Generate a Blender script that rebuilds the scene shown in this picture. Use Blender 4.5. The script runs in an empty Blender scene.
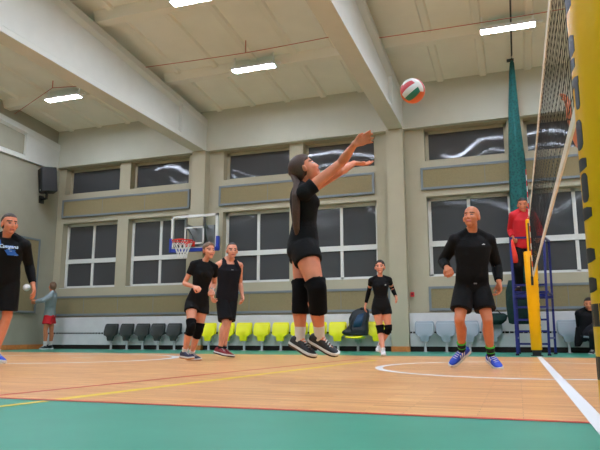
import bpy, bmesh, math, random
from math import sin, cos, pi, radians, sqrt
from mathutils import Vector, Matrix, Quaternion
from mathutils.bvhtree import BVHTree
random.seed(7)
SC = bpy.context.scene
COL = SC.collection

# ------------------------------------------------------------------ camera
cam_d = bpy.data.cameras.new('camera'); cam = bpy.data.objects.new('camera', cam_d); COL.objects.link(cam)
YAW, PIT, ROL = radians(19.46), radians(10.17), radians(-0.1)
fw = Vector((-sin(YAW)*cos(PIT), cos(YAW)*cos(PIT), sin(PIT))); rt = Vector((cos(YAW), sin(YAW), 0)); up = rt.cross(fw)
r2 = rt*cos(ROL)+up*sin(ROL); u2 = -rt*sin(ROL)+up*cos(ROL)
cam.matrix_world = Matrix(((r2.x,u2.x,-fw.x,0),(r2.y,u2.y,-fw.y,0),(r2.z,u2.z,-fw.z,0.38),(0,0,0,1)))
cam_d.sensor_width = 36; cam_d.lens = 36*607/600; cam_d.clip_start = 0.05; cam_d.clip_end = 100
SC.camera = cam
# ------------------------------------------------------------------ world, exposure (night outside, hall lit by its ceiling panels)
W = bpy.data.worlds.new('night'); SC.world = W; W.use_nodes = True
W.node_tree.nodes['Background'].inputs[0].default_value = (0.02, 0.025, 0.035, 1)
W.node_tree.nodes['Background'].inputs[1].default_value = 0.3
SC.view_settings.view_transform = 'Standard'; SC.view_settings.look = 'None'
SC.view_settings.gamma = 1; SC.view_settings.use_curve_mapping = False
SC.view_settings.exposure = 0.35
LAMP = 104.0
LAMP_COL = (0.86, 0.965, 1.16)

# ------------------------------------------------------------------ materials
MATS = {}
def s2l(c): return tuple(((x/255)/12.92 if x/255 <= .04045 else (((x/255)+.055)/1.055)**2.4) for x in c)
def mat(name, rgb, rough=.6, noise=.0, nscale=30, bump=0, bscale=200, metal=0, spec=.5, emit=0, coat=0):
    if name in MATS: return MATS[name]
    m = bpy.data.materials.new(name); m.use_nodes = True; nt = m.node_tree; b = nt.nodes['Principled BSDF']
    c = s2l(rgb)
    b.inputs['Base Color'].default_value = (*c, 1); b.inputs['Roughness'].default_value = rough
    b.inputs['Metallic'].default_value = metal; b.inputs['Specular IOR Level'].default_value = spec
    if coat: b.inputs['Coat Weight'].default_value = coat; b.inputs['Coat Roughness'].default_value = .12
    if emit:
        b.inputs['Emission Color'].default_value = (*LAMP_COL, 1); b.inputs['Emission Strength'].default_value = emit
    tc = nt.nodes.new('ShaderNodeTexCoord')
    if noise:
        n = nt.nodes.new('ShaderNodeTexNoise'); n.inputs['Scale'].default_value = nscale; n.inputs['Detail'].default_value = 4
        nt.links.new(tc.outputs['Object'], n.inputs['Vector'])
        r = nt.nodes.new('ShaderNodeValToRGB')
        r.color_ramp.elements[0].position = .3; r.color_ramp.elements[1].position = .7
        r.color_ramp.elements[0].color = (*[x*(1-noise) for x in c], 1); r.color_ramp.elements[1].color = (*[min(1, x*(1+noise)) for x in c], 1)
        nt.links.new(n.outputs['Fac'], r.inputs['Fac']); nt.links.new(r.outputs['Color'], b.inputs['Base Color'])
    if bump:
        n2 = nt.nodes.new('ShaderNodeTexNoise'); n2.inputs['Scale'].default_value = bscale; n2.inputs['Detail'].default_value = 3
        nt.links.new(tc.outputs['Object'], n2.inputs['Vector'])
        bp = nt.nodes.new('ShaderNodeBump'); bp.inputs['Strength'].default_value = bump; bp.inputs['Distance'].default_value = .02
        nt.links.new(n2.outputs['Fac'], bp.inputs['Height']); nt.links.new(bp.outputs['Normal'], b.inputs['Normal'])
    MATS[name] = m; return m

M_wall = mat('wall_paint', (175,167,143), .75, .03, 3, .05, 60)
M_ceil = mat('ceiling_paint', (230,227,214), .8, .03, 2)
M_rib = mat('ceiling_rib_paint', (228,224,210), .8)
M_wallL = mat('wall_paint_shaded', (158,154,136), .75, .03, 3, .05, 60)  # wall paint darkened for the left wall; the bay's dimmer light is in the colour
M_beam = mat('beam_paint', (205,205,197), .7, .02, 4)
M_fascia = mat('edge_beam_paint', (192,191,176), .75, .02, 3)
M_win = mat('window_frame_white', (214,214,208), .45)
M_skirt = mat('orange_wood_skirting', (196,120,58), .45, .15, 20)
M_dark = mat('dark_gap', (40,26,22), .8)
M_cover = mat('cover_panel_white', (211,208,208), .6, .04, 6)
M_panel = mat('acoustic_cloth', (142,128,94), .95, .16, 110, .4, 200)
M_pframe = mat('panel_frame_grey', (116,124,128), .5)
M_green = mat('green_floor', (60,145,120), .38, .06, 3, spec=.45)
M_white_l = mat('white_line_paint', (226,226,228), .4)
M_red_l = mat('red_line_paint', (196,40,34), .4)
M_yel_l = mat('yellow_line_paint', (232,196,40), .4)
M_lamp = mat('lamp_diffuser', (255,255,255), .5, emit=LAMP)
M_lampbody = mat('lamp_housing', (225,225,222), .5)
M_pad = mat('yellow_vinyl', (255,180,0), .34, .03, 8, .04, 30, spec=.3, coat=.05)
M_black = mat('black_vinyl', (24,24,27), .45)
M_blk_pl = mat('black_plastic', (22,22,24), .4)
M_steel = mat('steel_grey', (150,152,156), .35, metal=.8)
M_post = mat('seat_post_paint', (176,176,176), .45)
M_blue = mat('blue_enamel', (26,36,112), .35)
M_rope = mat('net_black', (22,22,22), .8)
M_tape = mat('net_tape', (222,214,198), .8, .04, 40)
M_red = mat('red_cloth', (200,20,34), .75, .08, 12, .3, 25)
M_wire = mat('red_cable', (190,110,92), .6)
M_cable = mat('dark_cable', (46,44,44), .6)
M_seatD = mat('dark_grey_plastic', (47,51,49), .5)
M_seatY = mat('yellow_green_plastic', (236,231,10), .42)
M_seatG = mat('blue_grey_plastic', (151,161,169), .45)
M_cloth = mat('black_jersey', (10,10,12), .85, .10, 20, .35, 22, spec=.25)
M_cloth2 = mat('black_shorts_cloth', (14,14,16), .85, .08, 20, .45, 16, spec=.25)
M_cloth3 = mat('anthracite_jersey', (20,21,28), .85, .10, 20, .35, 22, spec=.25)
M_knee = mat('knee_pad_knit', (6,6,8), .9, .1, 60, .2, 200, spec=.2)
M_sockw = mat('white_sock_knit', (214,208,204), .9, .04, 60, .2, 300)
M_sockb = mat('black_sock_knit', (20,24,24), .9)
M_lime = mat('lime_trim', (70,190,60), .8)
M_coat = mat('dark_coat_cloth', (20,19,21), .9, .1, 14, .5, 14, spec=.2)
M_jeans = mat('dark_trousers_cloth', (40,38,44), .9, .1, 14, .4, 16, spec=.2)
M_grey = mat('grey_jersey', (136,148,152), .85, .06, 20, .3, 20)
M_navy = mat('navy_cloth', (22,30,42), .85)
M_shoeW = mat('white_shoe_mesh', (222,222,226), .6)
M_shoeB = mat('blue_shoe_mesh', (24,66,190), .55)
M_shoeK = mat('black_shoe_mesh', (28,28,33), .55)
M_shoeN = mat('navy_shoe_mesh', (40,44,74), .55)
M_shoeR = mat('dark_red_shoe_mesh', (126,22,34), .55)
M_solew = mat('white_rubber', (216,214,212), .5)
M_soleg = mat('gum_rubber', (190,128,60), .5)
M_soled = mat('dark_gum_rubber', (66,42,34), .5)
M_hairD = mat('dark_brown_hair', (44,32,27), .6, .25, 90)
M_hairB = mat('brown_hair', (72,48,38), .55, .25, 90)
M_hairL = mat('ash_brown_hair', (112,84,62), .6, .25, 90)
M_hairG = mat('grey_brown_hair', (62,54,48), .7, .25, 90)
M_teal = None
def skin(name, rgb):
    m = mat(name, rgb, .5, .06, 14, spec=.4)
    b = m.node_tree.nodes['Principled BSDF']
    b.inputs['Subsurface Weight'].default_value = .08; b.inputs['Subsurface Radius'].default_value = (.01,.004,.002)
    return m
M_skin = skin('skin_fair', (220,150,120)); M_skinT = skin('skin_tanned', (202,124,86)); M_skinR = skin('skin_ruddy', (214,132,98))
M_lip = mat('lip', (176,88,82), .5); M_eye = mat('eye_dark', (52,40,36), .3); M_brow = mat('brow_hair', (74,52,42), .8)

def wood_mat():
    m = bpy.data.materials.new('wood_floor'); m.use_nodes = True; nt = m.node_tree; b = nt.nodes['Principled BSDF']
    tc = nt.nodes.new('ShaderNodeTexCoord')
    br = nt.nodes.new('ShaderNodeTexBrick'); br.offset = .37
    br.inputs['Scale'].default_value = 1; br.inputs['Brick Width'].default_value = .55; br.inputs['Row Height'].default_value = .055
    br.inputs['Mortar Size'].default_value = .0012; br.inputs['Bias'].default_value = 0
    br.inputs['Color1'].default_value = (*s2l((230,172,114)), 1); br.inputs['Color2'].default_value = (*s2l((208,146,92)), 1)
    br.inputs['Mortar'].default_value = (*s2l((150,98,60)), 1)
    nt.links.new(tc.outputs['Object'], br.inputs['Vector'])
    mp = nt.nodes.new('ShaderNodeMapping'); mp.inputs['Scale'].default_value = (1.2, 14, 1)
    nt.links.new(tc.outputs['Object'], mp.inputs['Vector'])
    n = nt.nodes.new('ShaderNodeTexNoise'); n.inputs['Scale'].default_value = 1.6; n.inputs['Detail'].default_value = 5
    nt.links.new(mp.outputs['Vector'], n.inputs['Vector'])
    mx = nt.nodes.new('ShaderNodeMix'); mx.data_type = 'RGBA'; mx.blend_type = 'OVERLAY'; mx.inputs['Factor'].default_value = .6
    nt.links.new(br.outputs['Color'], mx.inputs[6]); nt.links.new(n.outputs['Fac'], mx.inputs[7])
    nt.links.new(mx.outputs[2], b.inputs['Base Color'])
    b.inputs['Roughness'].default_value = .33; b.inputs['Specular IOR Level'].default_value = .4
    return m
M_wood = wood_mat()
def glass_mat():
    # ribbed dark sheet: fine upright ribs spread the lamps' reflections sideways into arcs
    m = bpy.data.materials.new('dark_window_glass'); m.use_nodes = True; nt = m.node_tree; b = nt.nodes['Principled BSDF']
    b.inputs['Base Color'].default_value = (*s2l((70,71,73)), 1); b.inputs['Roughness'].default_value = .05
    b.inputs['Specular IOR Level'].default_value = .5
    N = nt.nodes; Lk = nt.links
    def mth(op, a, v=None):
        n = N.new('ShaderNodeMath'); n.operation = op; Lk.new(a, n.inputs[0])
        if v is not None: n.inputs[1].default_value = v
        return n.outputs[0]
    tc = N.new('ShaderNodeTexCoord'); sp = N.new('ShaderNodeSeparateXYZ'); Lk.new(tc.outputs['Object'], sp.inputs[0])
    sx = mth('MULTIPLY', mth('SINE', mth('MULTIPLY', sp.outputs[0], 2*pi/.022)), .16)
    ns = N.new('ShaderNodeTexNoise'); ns.inputs['Scale'].default_value = .7; ns.inputs['Detail'].default_value = 1; Lk.new(tc.outputs['Object'], ns.inputs['Vector'])
    sz = mth('MULTIPLY', mth('SUBTRACT', ns.outputs['Fac'], .5), .10)
    cb = N.new('ShaderNodeCombineXYZ'); Lk.new(sx, cb.inputs[0]); cb.inputs[1].default_value = -1; Lk.new(sz, cb.inputs[2])
    nm = N.new('ShaderNodeVectorMath'); nm.operation = 'NORMALIZE'; Lk.new(cb.outputs[0], nm.inputs[0]); Lk.new(nm.outputs[0], b.inputs['Normal'])
    return m
M_glass = glass_mat()
def clear_mat():
    m = bpy.data.materials.new('clear_acrylic'); m.use_nodes = True; b = m.node_tree.nodes['Principled BSDF']
    b.inputs['Base Color'].default_value = (.95,.97,.96,1); b.inputs['Roughness'].default_value = .05
    b.inputs['Transmission Weight'].default_value = 1; b.inputs['IOR'].default_value = 1.05; return m
M_clear = clear_mat()
def teal_mat():
    m = mat('teal_netting', (16,132,120), .8, .0)
    nt = m.node_tree; b = nt.nodes['Principled BSDF']
    tc = nt.nodes.new('ShaderNodeTexCoord'); v = nt.nodes.new('ShaderNodeTexVoronoi'); v.inputs['Scale'].default_value = 22
    nt.links.new(tc.outputs['Object'], v.inputs['Vector'])
    r = nt.nodes.new('ShaderNodeValToRGB'); r.color_ramp.elements[0].color = (*s2l((2,50,52)), 1); r.color_ramp.elements[1].color = (*s2l((8,86,82)), 1)
    r.color_ramp.elements[0].position = .1; r.color_ramp.elements[1].position = .6
    nt.links.new(v.outputs['Distance'], r.inputs['Fac']); nt.links.new(r.outputs['Color'], b.inputs['Base Color'])
    return m
M_teal = teal_mat()
M_dgreen = mat('dark_green_cloth', (16,46,40), .9, .15, 14, .5, 14)

# ------------------------------------------------------------------ mesh helpers
class MB:
    def __init__(s): s.v = []; s.f = []; s.m = []
    def add(s, vs, fs, mi=0):
        o = len(s.v); s.v += [tuple(v) for v in vs]
        for f in fs: s.f.append([i+o for i in f]); s.m.append(mi)
        return s
    def box(s, x0, x1, y0, y1, z0, z1, mi=0, T=None):
        vs = [Vector(p) for p in ((x0,y0,z0),(x1,y0,z0),(x1,y1,z0),(x0,y1,z0),(x0,y0,z1),(x1,y0,z1),(x1,y1,z1),(x0,y1,z1))]
        if T is not None: vs = [T @ v for v in vs]
        return s.add(vs, [(0,3,2,1),(4,5,6,7),(0,1,5,4),(1,2,6,5),(2,3,7,6),(3,0,4,7)], mi)
    def bar(s, a, b, w, h=None, mi=0, upv=(0,0,1)):
        a = Vector(a); b = Vector(b); h = h or w; d = (b-a).normalized(); u = Vector(upv)
        if abs(d.dot(u)) > .98: u = Vector((0,1,0))
        x = d.cross(u).normalized()*w/2; y = x.cross(d).normalized()*h/2
        vs = [a-x-y, a+x-y, a+x+y, a-x+y, b-x-y, b+x-y, b+x+y, b-x+y]
        return s.add(vs, [(0,3,2,1),(4,5,6,7),(0,1,5,4),(1,2,6,5),(2,3,7,6),(3,0,4,7)], mi)
    def rings(s, R, mi=0, cap=True):
        n = len(R[0]); vs = [p for r in R for p in r]; fs = []
        for i in range(len(R)-1):
            for j in range(n):
                k = (j+1) % n; fs.append((i*n+j, i*n+k, (i+1)*n+k, (i+1)*n+j))
        if cap:
            fs.append(tuple(range(n))[::-1]); fs.append(tuple(range((len(R)-1)*n, len(R)*n)))
        return s.add(vs, fs, mi)
    def loft(s, secs, n=20, mi=0, p=2.0):
        R = []
        for c, ax, ay in secs:
            c = Vector(c); ax = Vector(ax); ay = Vector(ay); r = []
            for k in range(n):
                t = 2*pi*k/n; ct, st = cos(t), sin(t)
                r.append(c + ax*math.copysign(abs(ct)**(2/p), ct) + ay*math.copysign(abs(st)**(2/p), st))
            R.append(r)
        return s.rings(R, mi)
    def tube(s, pts, rad, n=12, mi=0, rnd=False):
        pts = [Vector(p) for p in pts]
        if not isinstance(rad, (list, tuple)): rad = [rad]*len(pts)
        rad = list(rad)
        if rnd:
            d0 = (pts[0]-pts[1]).normalized(); d1 = (pts[-1]-pts[-2]).normalized(); P = []; Q = []
            for a in (80, 50, 22): P.append(pts[0]+d0*rad[0]*sin(radians(a))); Q.append(rad[0]*cos(radians(a)))
            P += pts; Q += rad
            for a in (22, 50, 80): P.append(pts[-1]+d1*rad[-1]*sin(radians(a))); Q.append(rad[-1]*cos(radians(a)))
            pts, rad = P, Q
        R = []; ref = None
        for i, p in enumerate(pts):
            a = pts[max(0, i-1)]; b = pts[min(len(pts)-1, i+1)]; t = (b-a).normalized()
            if ref is None:
                ref = t.orthogonal().normalized()
            ref = (ref - t*ref.dot(t)).normalized(); bi = t.cross(ref)
            R.append([p + (ref*cos(2*pi*k/n) + bi*sin(2*pi*k/n))*rad[i] for k in range(n)])
        return s.rings(R, mi)
    def ell(s, c, ax, ay, az, n=16, m=10, mi=0):
        c = Vector(c); ax = Vector(ax); ay = Vector(ay); az = Vector(az); R = []
        for i in range(m+1):
            ph = -pi/2 + pi*(i+.12)/(m+.24)
            R.append([c + (ax*cos(2*pi*k/n) + ay*sin(2*pi*k/n))*cos(ph) + az*sin(ph) for k in range(n)])
        return s.rings(R, mi)
    def sph(s, c, r, mi=0): return s.ell(c, (r,0,0), (0,r,0), (0,0,r), 12, 8, mi)
    def prism(s, poly, d, mi=0):
        d = Vector(d); P = [Vector(p) for p in poly]
        return s.rings([P, [p+d for p in P]], mi)
    def mesh(s, name):
        me = bpy.data.meshes.new(name); me.from_pydata(s.v, [], s.f); me.update()
        bm = bmesh.new(); bm.from_mesh(me); bmesh.ops.recalc_face_normals(bm, faces=bm.faces); bm.to_mesh(me); bm.free()
        return me
    def build(s, name, mats, parent=None, smooth=False, bevel=0, org=None):
        if not isinstance(mats, (list, tuple)): mats = [mats]
        if org is not None:
            org = Vector(org); s.v = [tuple(Vector(v)-org) for v in s.v]
        me = s.mesh(name)
        for m in mats: me.materials.append(m)
        me.polygons.foreach_set('material_index', s.m)
        if smooth is True: me.polygons.foreach_set('use_smooth', [True]*len(me.polygons))
        o = bpy.data.objects.new(name, me); COL.objects.link(o)
        if org is not None: o.location = org
        if smooth == 'auto':
            me.polygons.foreach_set('use_smooth', [True]*len(me.polygons))
            for e_ in [1]:
                bm = bmesh.new(); bm.from_mesh(me)
                for e in bm.edges:
                    if len(e.link_faces) == 2 and e.calc_face_angle(0) > radians(35): e.smooth = False
                bm.to_mesh(me); bm.free()
        if bevel:
            b = o.modifiers.new('bevel', 'BEVEL'); b.width = bevel; b.segments = 2; b.limit_method = 'ANGLE'; b.angle_limit = radians(40)
        if parent is not None:
            o.parent = parent
            if org is None:
                o.matrix_parent_inverse = Matrix.Translation(parent.location).inverted() if parent.parent is None else (Matrix.Translation(parent.location) @ Matrix.Identity(4)).inverted()
        return o

def pbuild(mb, name, mats, parent, **k):
    """part given in WORLD coordinates: store it relative to the thing's own origin"""
    o = mb.build(name, mats, None, **k)
    root = parent
    while root.parent: root = root.parent
    off = root.location
    o.data.transform(Matrix.Translation(-off))
    o.parent = parent
    return o
def thing(name, label, cat, loc=(0,0,0), group=None, rz=0):
    o = bpy.data.objects.new(name, None); COL.objects.link(o); o.location = loc; o.rotation_euler = (0,0,rz)
    o.empty_display_size = .1
    o['label'] = label; o['category'] = cat
    if group: o['group'] = group
    return o
def tag(o, label, cat, group=None):
    o['label'] = label; o['category'] = cat
    if group: o['group'] = group
    return o
def struct(o): o['kind'] = 'structure'; return o
def copy_tree(o, parent=None):
    c = o.copy(); COL.objects.link(c)
    if parent is not None: c.parent = parent
    for ch in list(o.children): copy_tree(ch, c)
    return c
def remesh(mb, name, vox, sm=3, fac=.5):
    me = mb.mesh(name + '_src'); o = bpy.data.objects.new(name + '_src', me); COL.objects.link(o)
    r = o.modifiers.new('r', 'REMESH'); r.mode = 'VOXEL'; r.voxel_size = vox; r.use_smooth_shade = True
    if sm:
        s = o.modifiers.new('s', 'SMOOTH'); s.factor = fac; s.iterations = sm
    dg = bpy.context.evaluated_depsgraph_get(); ev = o.evaluated_get(dg)
    out = bpy.data.meshes.new_from_object(ev); out.name = name
    bpy.data.objects.remove(o); bpy.data.meshes.remove(me)
    out.materials.clear()
    return out
def rpart(mb, name, m, parent, vox=.009, sm=3, fac=.5):
    me = remesh(mb, name, vox, sm, fac)
    root = parent
    while root.parent: root = root.parent
    me.transform(Matrix.Translation(-root.location))
    for x in (m if isinstance(m, (list, tuple)) else [m]): me.materials.append(x)
    me.polygons.foreach_set('use_smooth', [True]*len(me.polygons))
    o = bpy.data.objects.new(name, me); COL.objects.link(o); o.parent = parent
    return o
# ================================================================== THE HALL
XL, XR, YN, YF = -12.0, 12.7, -4.0, 13.5
SLOPE = .085
def zc(y): return 6.05 + SLOPE*(YF - y) if y > 3 else 6.05 + SLOPE*(YF-3) - SLOPE*(3-y)
# floor: wood field, green surround, painted lines (one mesh)
fl = MB()
WX0, WX1, WY0, WY1 = -11.0, 11.6, 2.985, 10.75
fl.box(XL-.4, XR+.4, YN-.4, YF+.6, -.25, 0, 1)
z1, z2, z3 = .0012, .002, .0028
def quad(pts, z, mi): fl.add([(x,y,z) for x,y in pts], [tuple(range(len(pts)))], mi)
def line(a, b, w, z, mi):
    a = Vector((*a,0)); b = Vector((*b,0)); d = (b-a).normalized(); n = Vector((-d.y,d.x,0))*w/2
    quad([(p.x,p.y) for p in (a-n,b-n,b+n,a+n)], z, mi)
def arc(c, r, a0, a1, w, z, mi, n=64):
    for k in range(n):
        t0 = radians(a0+(a1-a0)*k/n); t1 = radians(a0+(a1-a0)*(k+1)/n)
        quad([(c[0]+(r-w/2)*cos(t0), c[1]+(r-w/2)*sin(t0)), (c[0]+(r+w/2)*cos(t0), c[1]+(r+w/2)*sin(t0)), (c[0]+(r+w/2)*cos(t1), c[1]+(r+w/2)*sin(t1)), (c[0]+(r-w/2)*cos(t1), c[1]+(r-w/2)*sin(t1))], z, mi)
quad([(-11.3,WY0),(11.9,WY0),(11.9,WY1),(-11.3,WY1)], z1, 0)
line((-11.3,WY0),(11.9,WY0), .05, z2, 3)
line((-3.36,WY0),(-2.0,12.0*0+10.7), .04, z2, 3) if False else line((-3.13,WY0),(-2.27,9.4), .06, z2, 3)
line((-2.66,2.45),(-2.59,2.93), .06, z2, 4); line((-2.585,3.02),(-1.98,8.9), .09, z2, 4)
line((.305,WY0-1.9),(.305,10.95), .075, z3, 2)
arc((.08,7.25), 1.62, 0, 360, .085, z2, 2)
arc((-7.0,8.2), 1.82, 0, 360, .13, z2, 2)
line((-6.95,8.36),(-6.55,8.38), .09, z2, 2)
floor = struct(fl.build('floor', [M_wood, M_green, M_white_l, M_red_l, M_yel_l]))

# far wall with its window openings
wl = MB()
T = .36
def wins():  # (x0,x1)
    out = []
    for b in (-6.83, -1.76, 3.31, 8.38): out += [(b, b+1.79), (b+2.14, b+3.93)]
    return [(-11.77,-9.97),(-9.63,-7.84)] + [w for w in out if w[1] < XR]
WINS = wins()
LO0, LO1, UP0, UP1 = 1.61, 3.41, 4.235, 4.99
wl.box(XL-.4, XR+.4, YF, YF+T, 0, LO0)
wl.box(XL-.4, XR+.4, YF, YF+T, LO1, UP0)
wl.box(XL-.4, XR+.4, YF, YF+T, UP1, 7)
xs = XL-.4
for a, b in WINS:
    for z0, z1_ in ((LO0,LO1),(UP0,UP1)): wl.box(xs, a, YF, YF+T, z0, z1_)
    xs = b
for z0, z1_ in ((LO0,LO1),(UP0,UP1)): wl.box(xs, XR+.4, YF, YF+T, z0, z1_)
struct(wl.build('wall_far', M_wall))
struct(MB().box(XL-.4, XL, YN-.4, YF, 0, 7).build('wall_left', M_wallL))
struct(MB().box(XR, XR+.4, YN-.4, YF, 0, 7).build('wall_right', M_wall))
struct(MB().box(XL, XR, YN-.4, YN, 0, 7).build('wall_near', M_wall))
# ceiling: pitched slab with shallow ribs
ce = MB()
YR = 3.0
def slab(x0, x1, dz0, dz1, mi=0):
    for ya, yb in ((YN-.4, YR), (YR, YF+.4)):
        vs = [(x,y,zc(y)+dz) for dz in (dz0,dz1) for x,y in ((x0,ya),(x1,ya),(x1,yb),(x0,yb))]
        ce.add(vs, [(0,1,2,3),(4,5,6,7),(0,1,5,4),(1,2,6,5),(2,3,7,6),(3,0,4,7)], mi)
slab(XL-.4, XR+.4, 0, .15)
x = -11.55
BEAMX = [-12.2, -7.43, -2.37, 2.7, 7.77, 12.85]
while x < XR:
    if min(abs(x-b) for b in BEAMX) > .3:
        for ya, yb in ((YN, YR), (YR, YF)):     # bevelled rib
            vs = []
            for y in (ya, yb):
                for dx, dz in ((-.10,0.01),(-.055,-.045),(.055,-.045),(.10,.01)): vs.append((x+dx, y, zc(y)+dz))
            ce.add(vs, [(0,1,5,4),(1,2,6,5),(2,3,7,6),(0,3,7,4),(0,1,2,3),(4,5,6,7)], 1)
    x += .93
struct(ce.build('ceiling', [M_ceil, M_rib]))
# edge beam over the far windows and along the left wall
n_trim = 1
def trim(mb, m, **k):
    global n_trim
    o = mb.build('trim_%d' % n_trim, m, **k); n_trim += 1
    return struct(o)
trim(MB().box(XL, XR, YF-.16, YF, 5.0, zc(YF)+.05), M_fascia)
# main girders: bottom flange, thin web, sloping top flange, solid end
for bx in BEAMX:
    g = MB(); w = .17
    if bx == BEAMX[0]: bx = -12.1
    zb = 4.9 if bx < -12 else 5.0
    first = bx < -12
    def prof(y, solid):
        zt = zc(y) - (.40 if first else .22); hw = w if solid else .085
        return [Vector((bx+dx, y, z)) for dx, z in ((-w,zb),(w,zb),(w,zb+.10),(hw,zb+.16),(hw,zt-.2),(w+.02,zt-.14),(w+.02,zt),(-w-.02,zt),(-w-.02,zt-.14),(-hw,zt-.2),(-hw,zb+.16),(-w,zb+.10))]
    g.rings([prof(YN,True), prof(YN+1.6,True)]); g.rings([prof(YN+1.6,False), prof(YR,False), prof(12.1,False)])
    g.rings([prof(12.1,True), prof(YF-.16,True)])
    trim(g, M_beam)
# purlins between the girders
for py in (11.45, 8.95, 6.45, 3.95, 1.45, -1.05):
    p = MB()
    for x0, x1 in zip(BEAMX[:-1], BEAMX[1:]):
        zt = zc(py)
        sec = [(-.19,zt+.02),(-.11,zt-.17),(.09,zt-.17),(.13,zt+.02)]
        p.rings([[Vector((x0+.15, py+dy, z)) for dy, z in sec], [Vector((x1-.15, py+dy, z)) for dy, z in sec]])
    trim(p, M_rib)
# columns on the far wall
for cx in (-7.43, -2.4, 2.68, 7.75):
    c = MB(); c.box(cx-.19, cx+.19, YF-.24, YF, 0, 5.0); c.box(cx-.2, cx+.2, YF-.255, YF, 0, .11, 1)
    trim(c, [M_wall, M_skirt])
struct(MB().box(XL, XL+.025, YN, YF, 0, .12).build('baseboard_left', M_skirt))
# windows
i = 1
for a, b in WINS:
    for z0, z1_, kind in ((LO0,LO1,'low'),(UP0,UP1,'up')):
        fr = MB(); y0, y1 = YF+.2, YF+.27; w = .07
        fr.box(a, b, y0, y1, z0, z0+w); fr.box(a, b, y0, y1, z1_-w, z1_); fr.box(a, a+w, y0, y1, z0, z1_); fr.box(b-w, b, y0, y1, z0, z1_)
        if kind == 'low':
            m = (a+b)/2; fr.box(m-.035, m+.035, y0, y1, z0, z1_); fr.box(a, b, y0-.01, y1, 2.30, 2.42)
            fr.box(a-.0, b+.0, YF-.0, y0, z0, z0+.012)
        f = struct(fr.build('window_%d' % i, M_win if kind == 'low' else M_wall)); i += 1
        pbuild(MB().box(a+w*.5, b-w*.5, y0+.03, y0+.045, z0+w*.5, z1_-w*.5), 'pane', M_glass, f)

# acoustic panels
def panel(x0, x1, z0, z1_, label, y=YF, group='acoustic panels on the far wall'):
    t = thing('acoustic_panel', label, 'wall panel', ((x0+x1)/2, y, z0), group)
    c = MB(); c.box(x0+.04, x1-.04, y-.05, y, z0+.04, z1_-.04)
    pbuild(c, 'cloth_panel', M_panel, t)
    f = MB(); w = .05
    f.box(x0,x1,y-.065,y,z0,z0+w); f.box(x0,x1,y-.065,y,z1_-w,z1_); f.box(x0,x0+w,y-.065,y,z0+w,z1_-w); f.box(x1-w,x1,y-.065,y,z0+w,z1_-w)
    n = max(1, round((x1-x0)/1.2))
    for k in range(1, n): f.box(x0+(x1-x0)*k/n-.004, x0+(x1-x0)*k/n+.004, y-.053, y-.04, z0+w, z1_-w)
    pbuild(f, 'frame', M_pframe, t)
panel(-11.8,-7.77,3.56,4.07,'long beige acoustic panel between the window rows in the left bay')
panel(-6.93,-2.93,3.56,4.07,'long beige acoustic panel high on the far wall behind the jumping player')
panel(-1.86,2.3,3.56,4.07,'long beige acoustic panel high on the far wall behind the green curtain')
panel(-11.95,-7.66,.87,1.39,'low beige acoustic panel above the dark grey seats on the left')
panel(-7.2,-2.62,.87,1.39,'low beige acoustic panel above the yellow seats')
panel(-1.78,2.4,.87,1.39,'low beige acoustic panel above the grey seats, behind the referee stand')
# panel on the left wall
t = thing('acoustic_panel', 'tall beige acoustic panel on the left side wall behind the man in black', 'wall panel', (XL, 11.0, .95))
c = MB(); c.box(XL, XL+.05, 9.45, 12.83, .98, 2.84); pbuild(c, 'cloth_panel', M_panel, t)
f = MB()
for y0,y1,z0,z1_ in ((9.4,12.88,.93,.98),(9.4,12.88,2.84,2.89),(9.4,9.45,.98,2.84),(12.83,12.88,.98,2.84)): f.box(XL, XL+.065, y0,y1,z0,z1_)
pbuild(f, 'frame', M_pframe, t)
# radiator cover / white wall cladding below the panels
for x0, x1, lab in ((-11.98,-7.63,'white slatted radiator cover along the wall behind the dark grey seats'),(-7.23,-2.6,'white slatted radiator cover along the wall behind the yellow seats'),(-2.2,2.47,'white slatted radiator cover along the wall behind the light grey seats')):
    t = thing('radiator_cover', lab, 'radiator cover', ((x0+x1)/2, YF-.1, 0))
    c = MB(); c.box(x0, x1, YF-.16, YF-.025, .11, .385); c.box(x0, x1, YF-.16, YF-.025, .425, .82)
    pbuild(c, 'panel', M_cover, t)
    c = MB(); c.box(x0, x1, YF-.12, YF-.025, .001, .11); c.box(x0, x1, YF-.12, YF-.025, .385, .425)
    k = x0+.05
    while k < x1: c.box(k, k+.012, YF-.15, YF-.12, .385, .425, 1); k += .09
    pbuild(c, 'slot', [M_dark, M_cover], t)

# ceiling lights
LZ = .30
def lamp(x, y, label, group=None):
    z = zc(y) - LZ
    t = thing('ceiling_light', label, 'ceiling light', (x, y, z), group)
    h = MB(); h.box(-.49,.49,-.105,.105,.012,.055); h.bar((-.45,0,.05),(-.45,0,LZ+.01),.03); h.bar((.45,0,.05),(.45,0,LZ+.01),.03); h.box(-.49,-.475,-.105,.105,-.007,.02); h.box(.475,.49,-.105,.105,-.007,.02); h.box(-.49,.49,-.105,-.093,-.007,.02); h.box(-.49,.49,.093,.105,-.007,.02); h.box(.49,.62,-.03,.03,.02,.05)
    o = h.build('housing', M_lampbody); o.parent = t
    o = MB().box(-.474,.474,-.092,.092,-.004,.011).build('diffuser', M_lamp); o.parent = t
    return t
l0 = None
VIS = {(-9.95,11.12):'bright white ceiling light panel in the far left bay above the wall speaker', (-4.97,11.12):'bright white ceiling light panel nearest the far wall in the middle bay',
       (.155,11.12):'bright white ceiling light panel at right beside the curtain cable', (-4.97,8.62):'bright white ceiling light panel cut by the top edge in the middle bay',
       (-9.95,8.62):'bright white ceiling light panel cut by the left edge of the view'}
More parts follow.
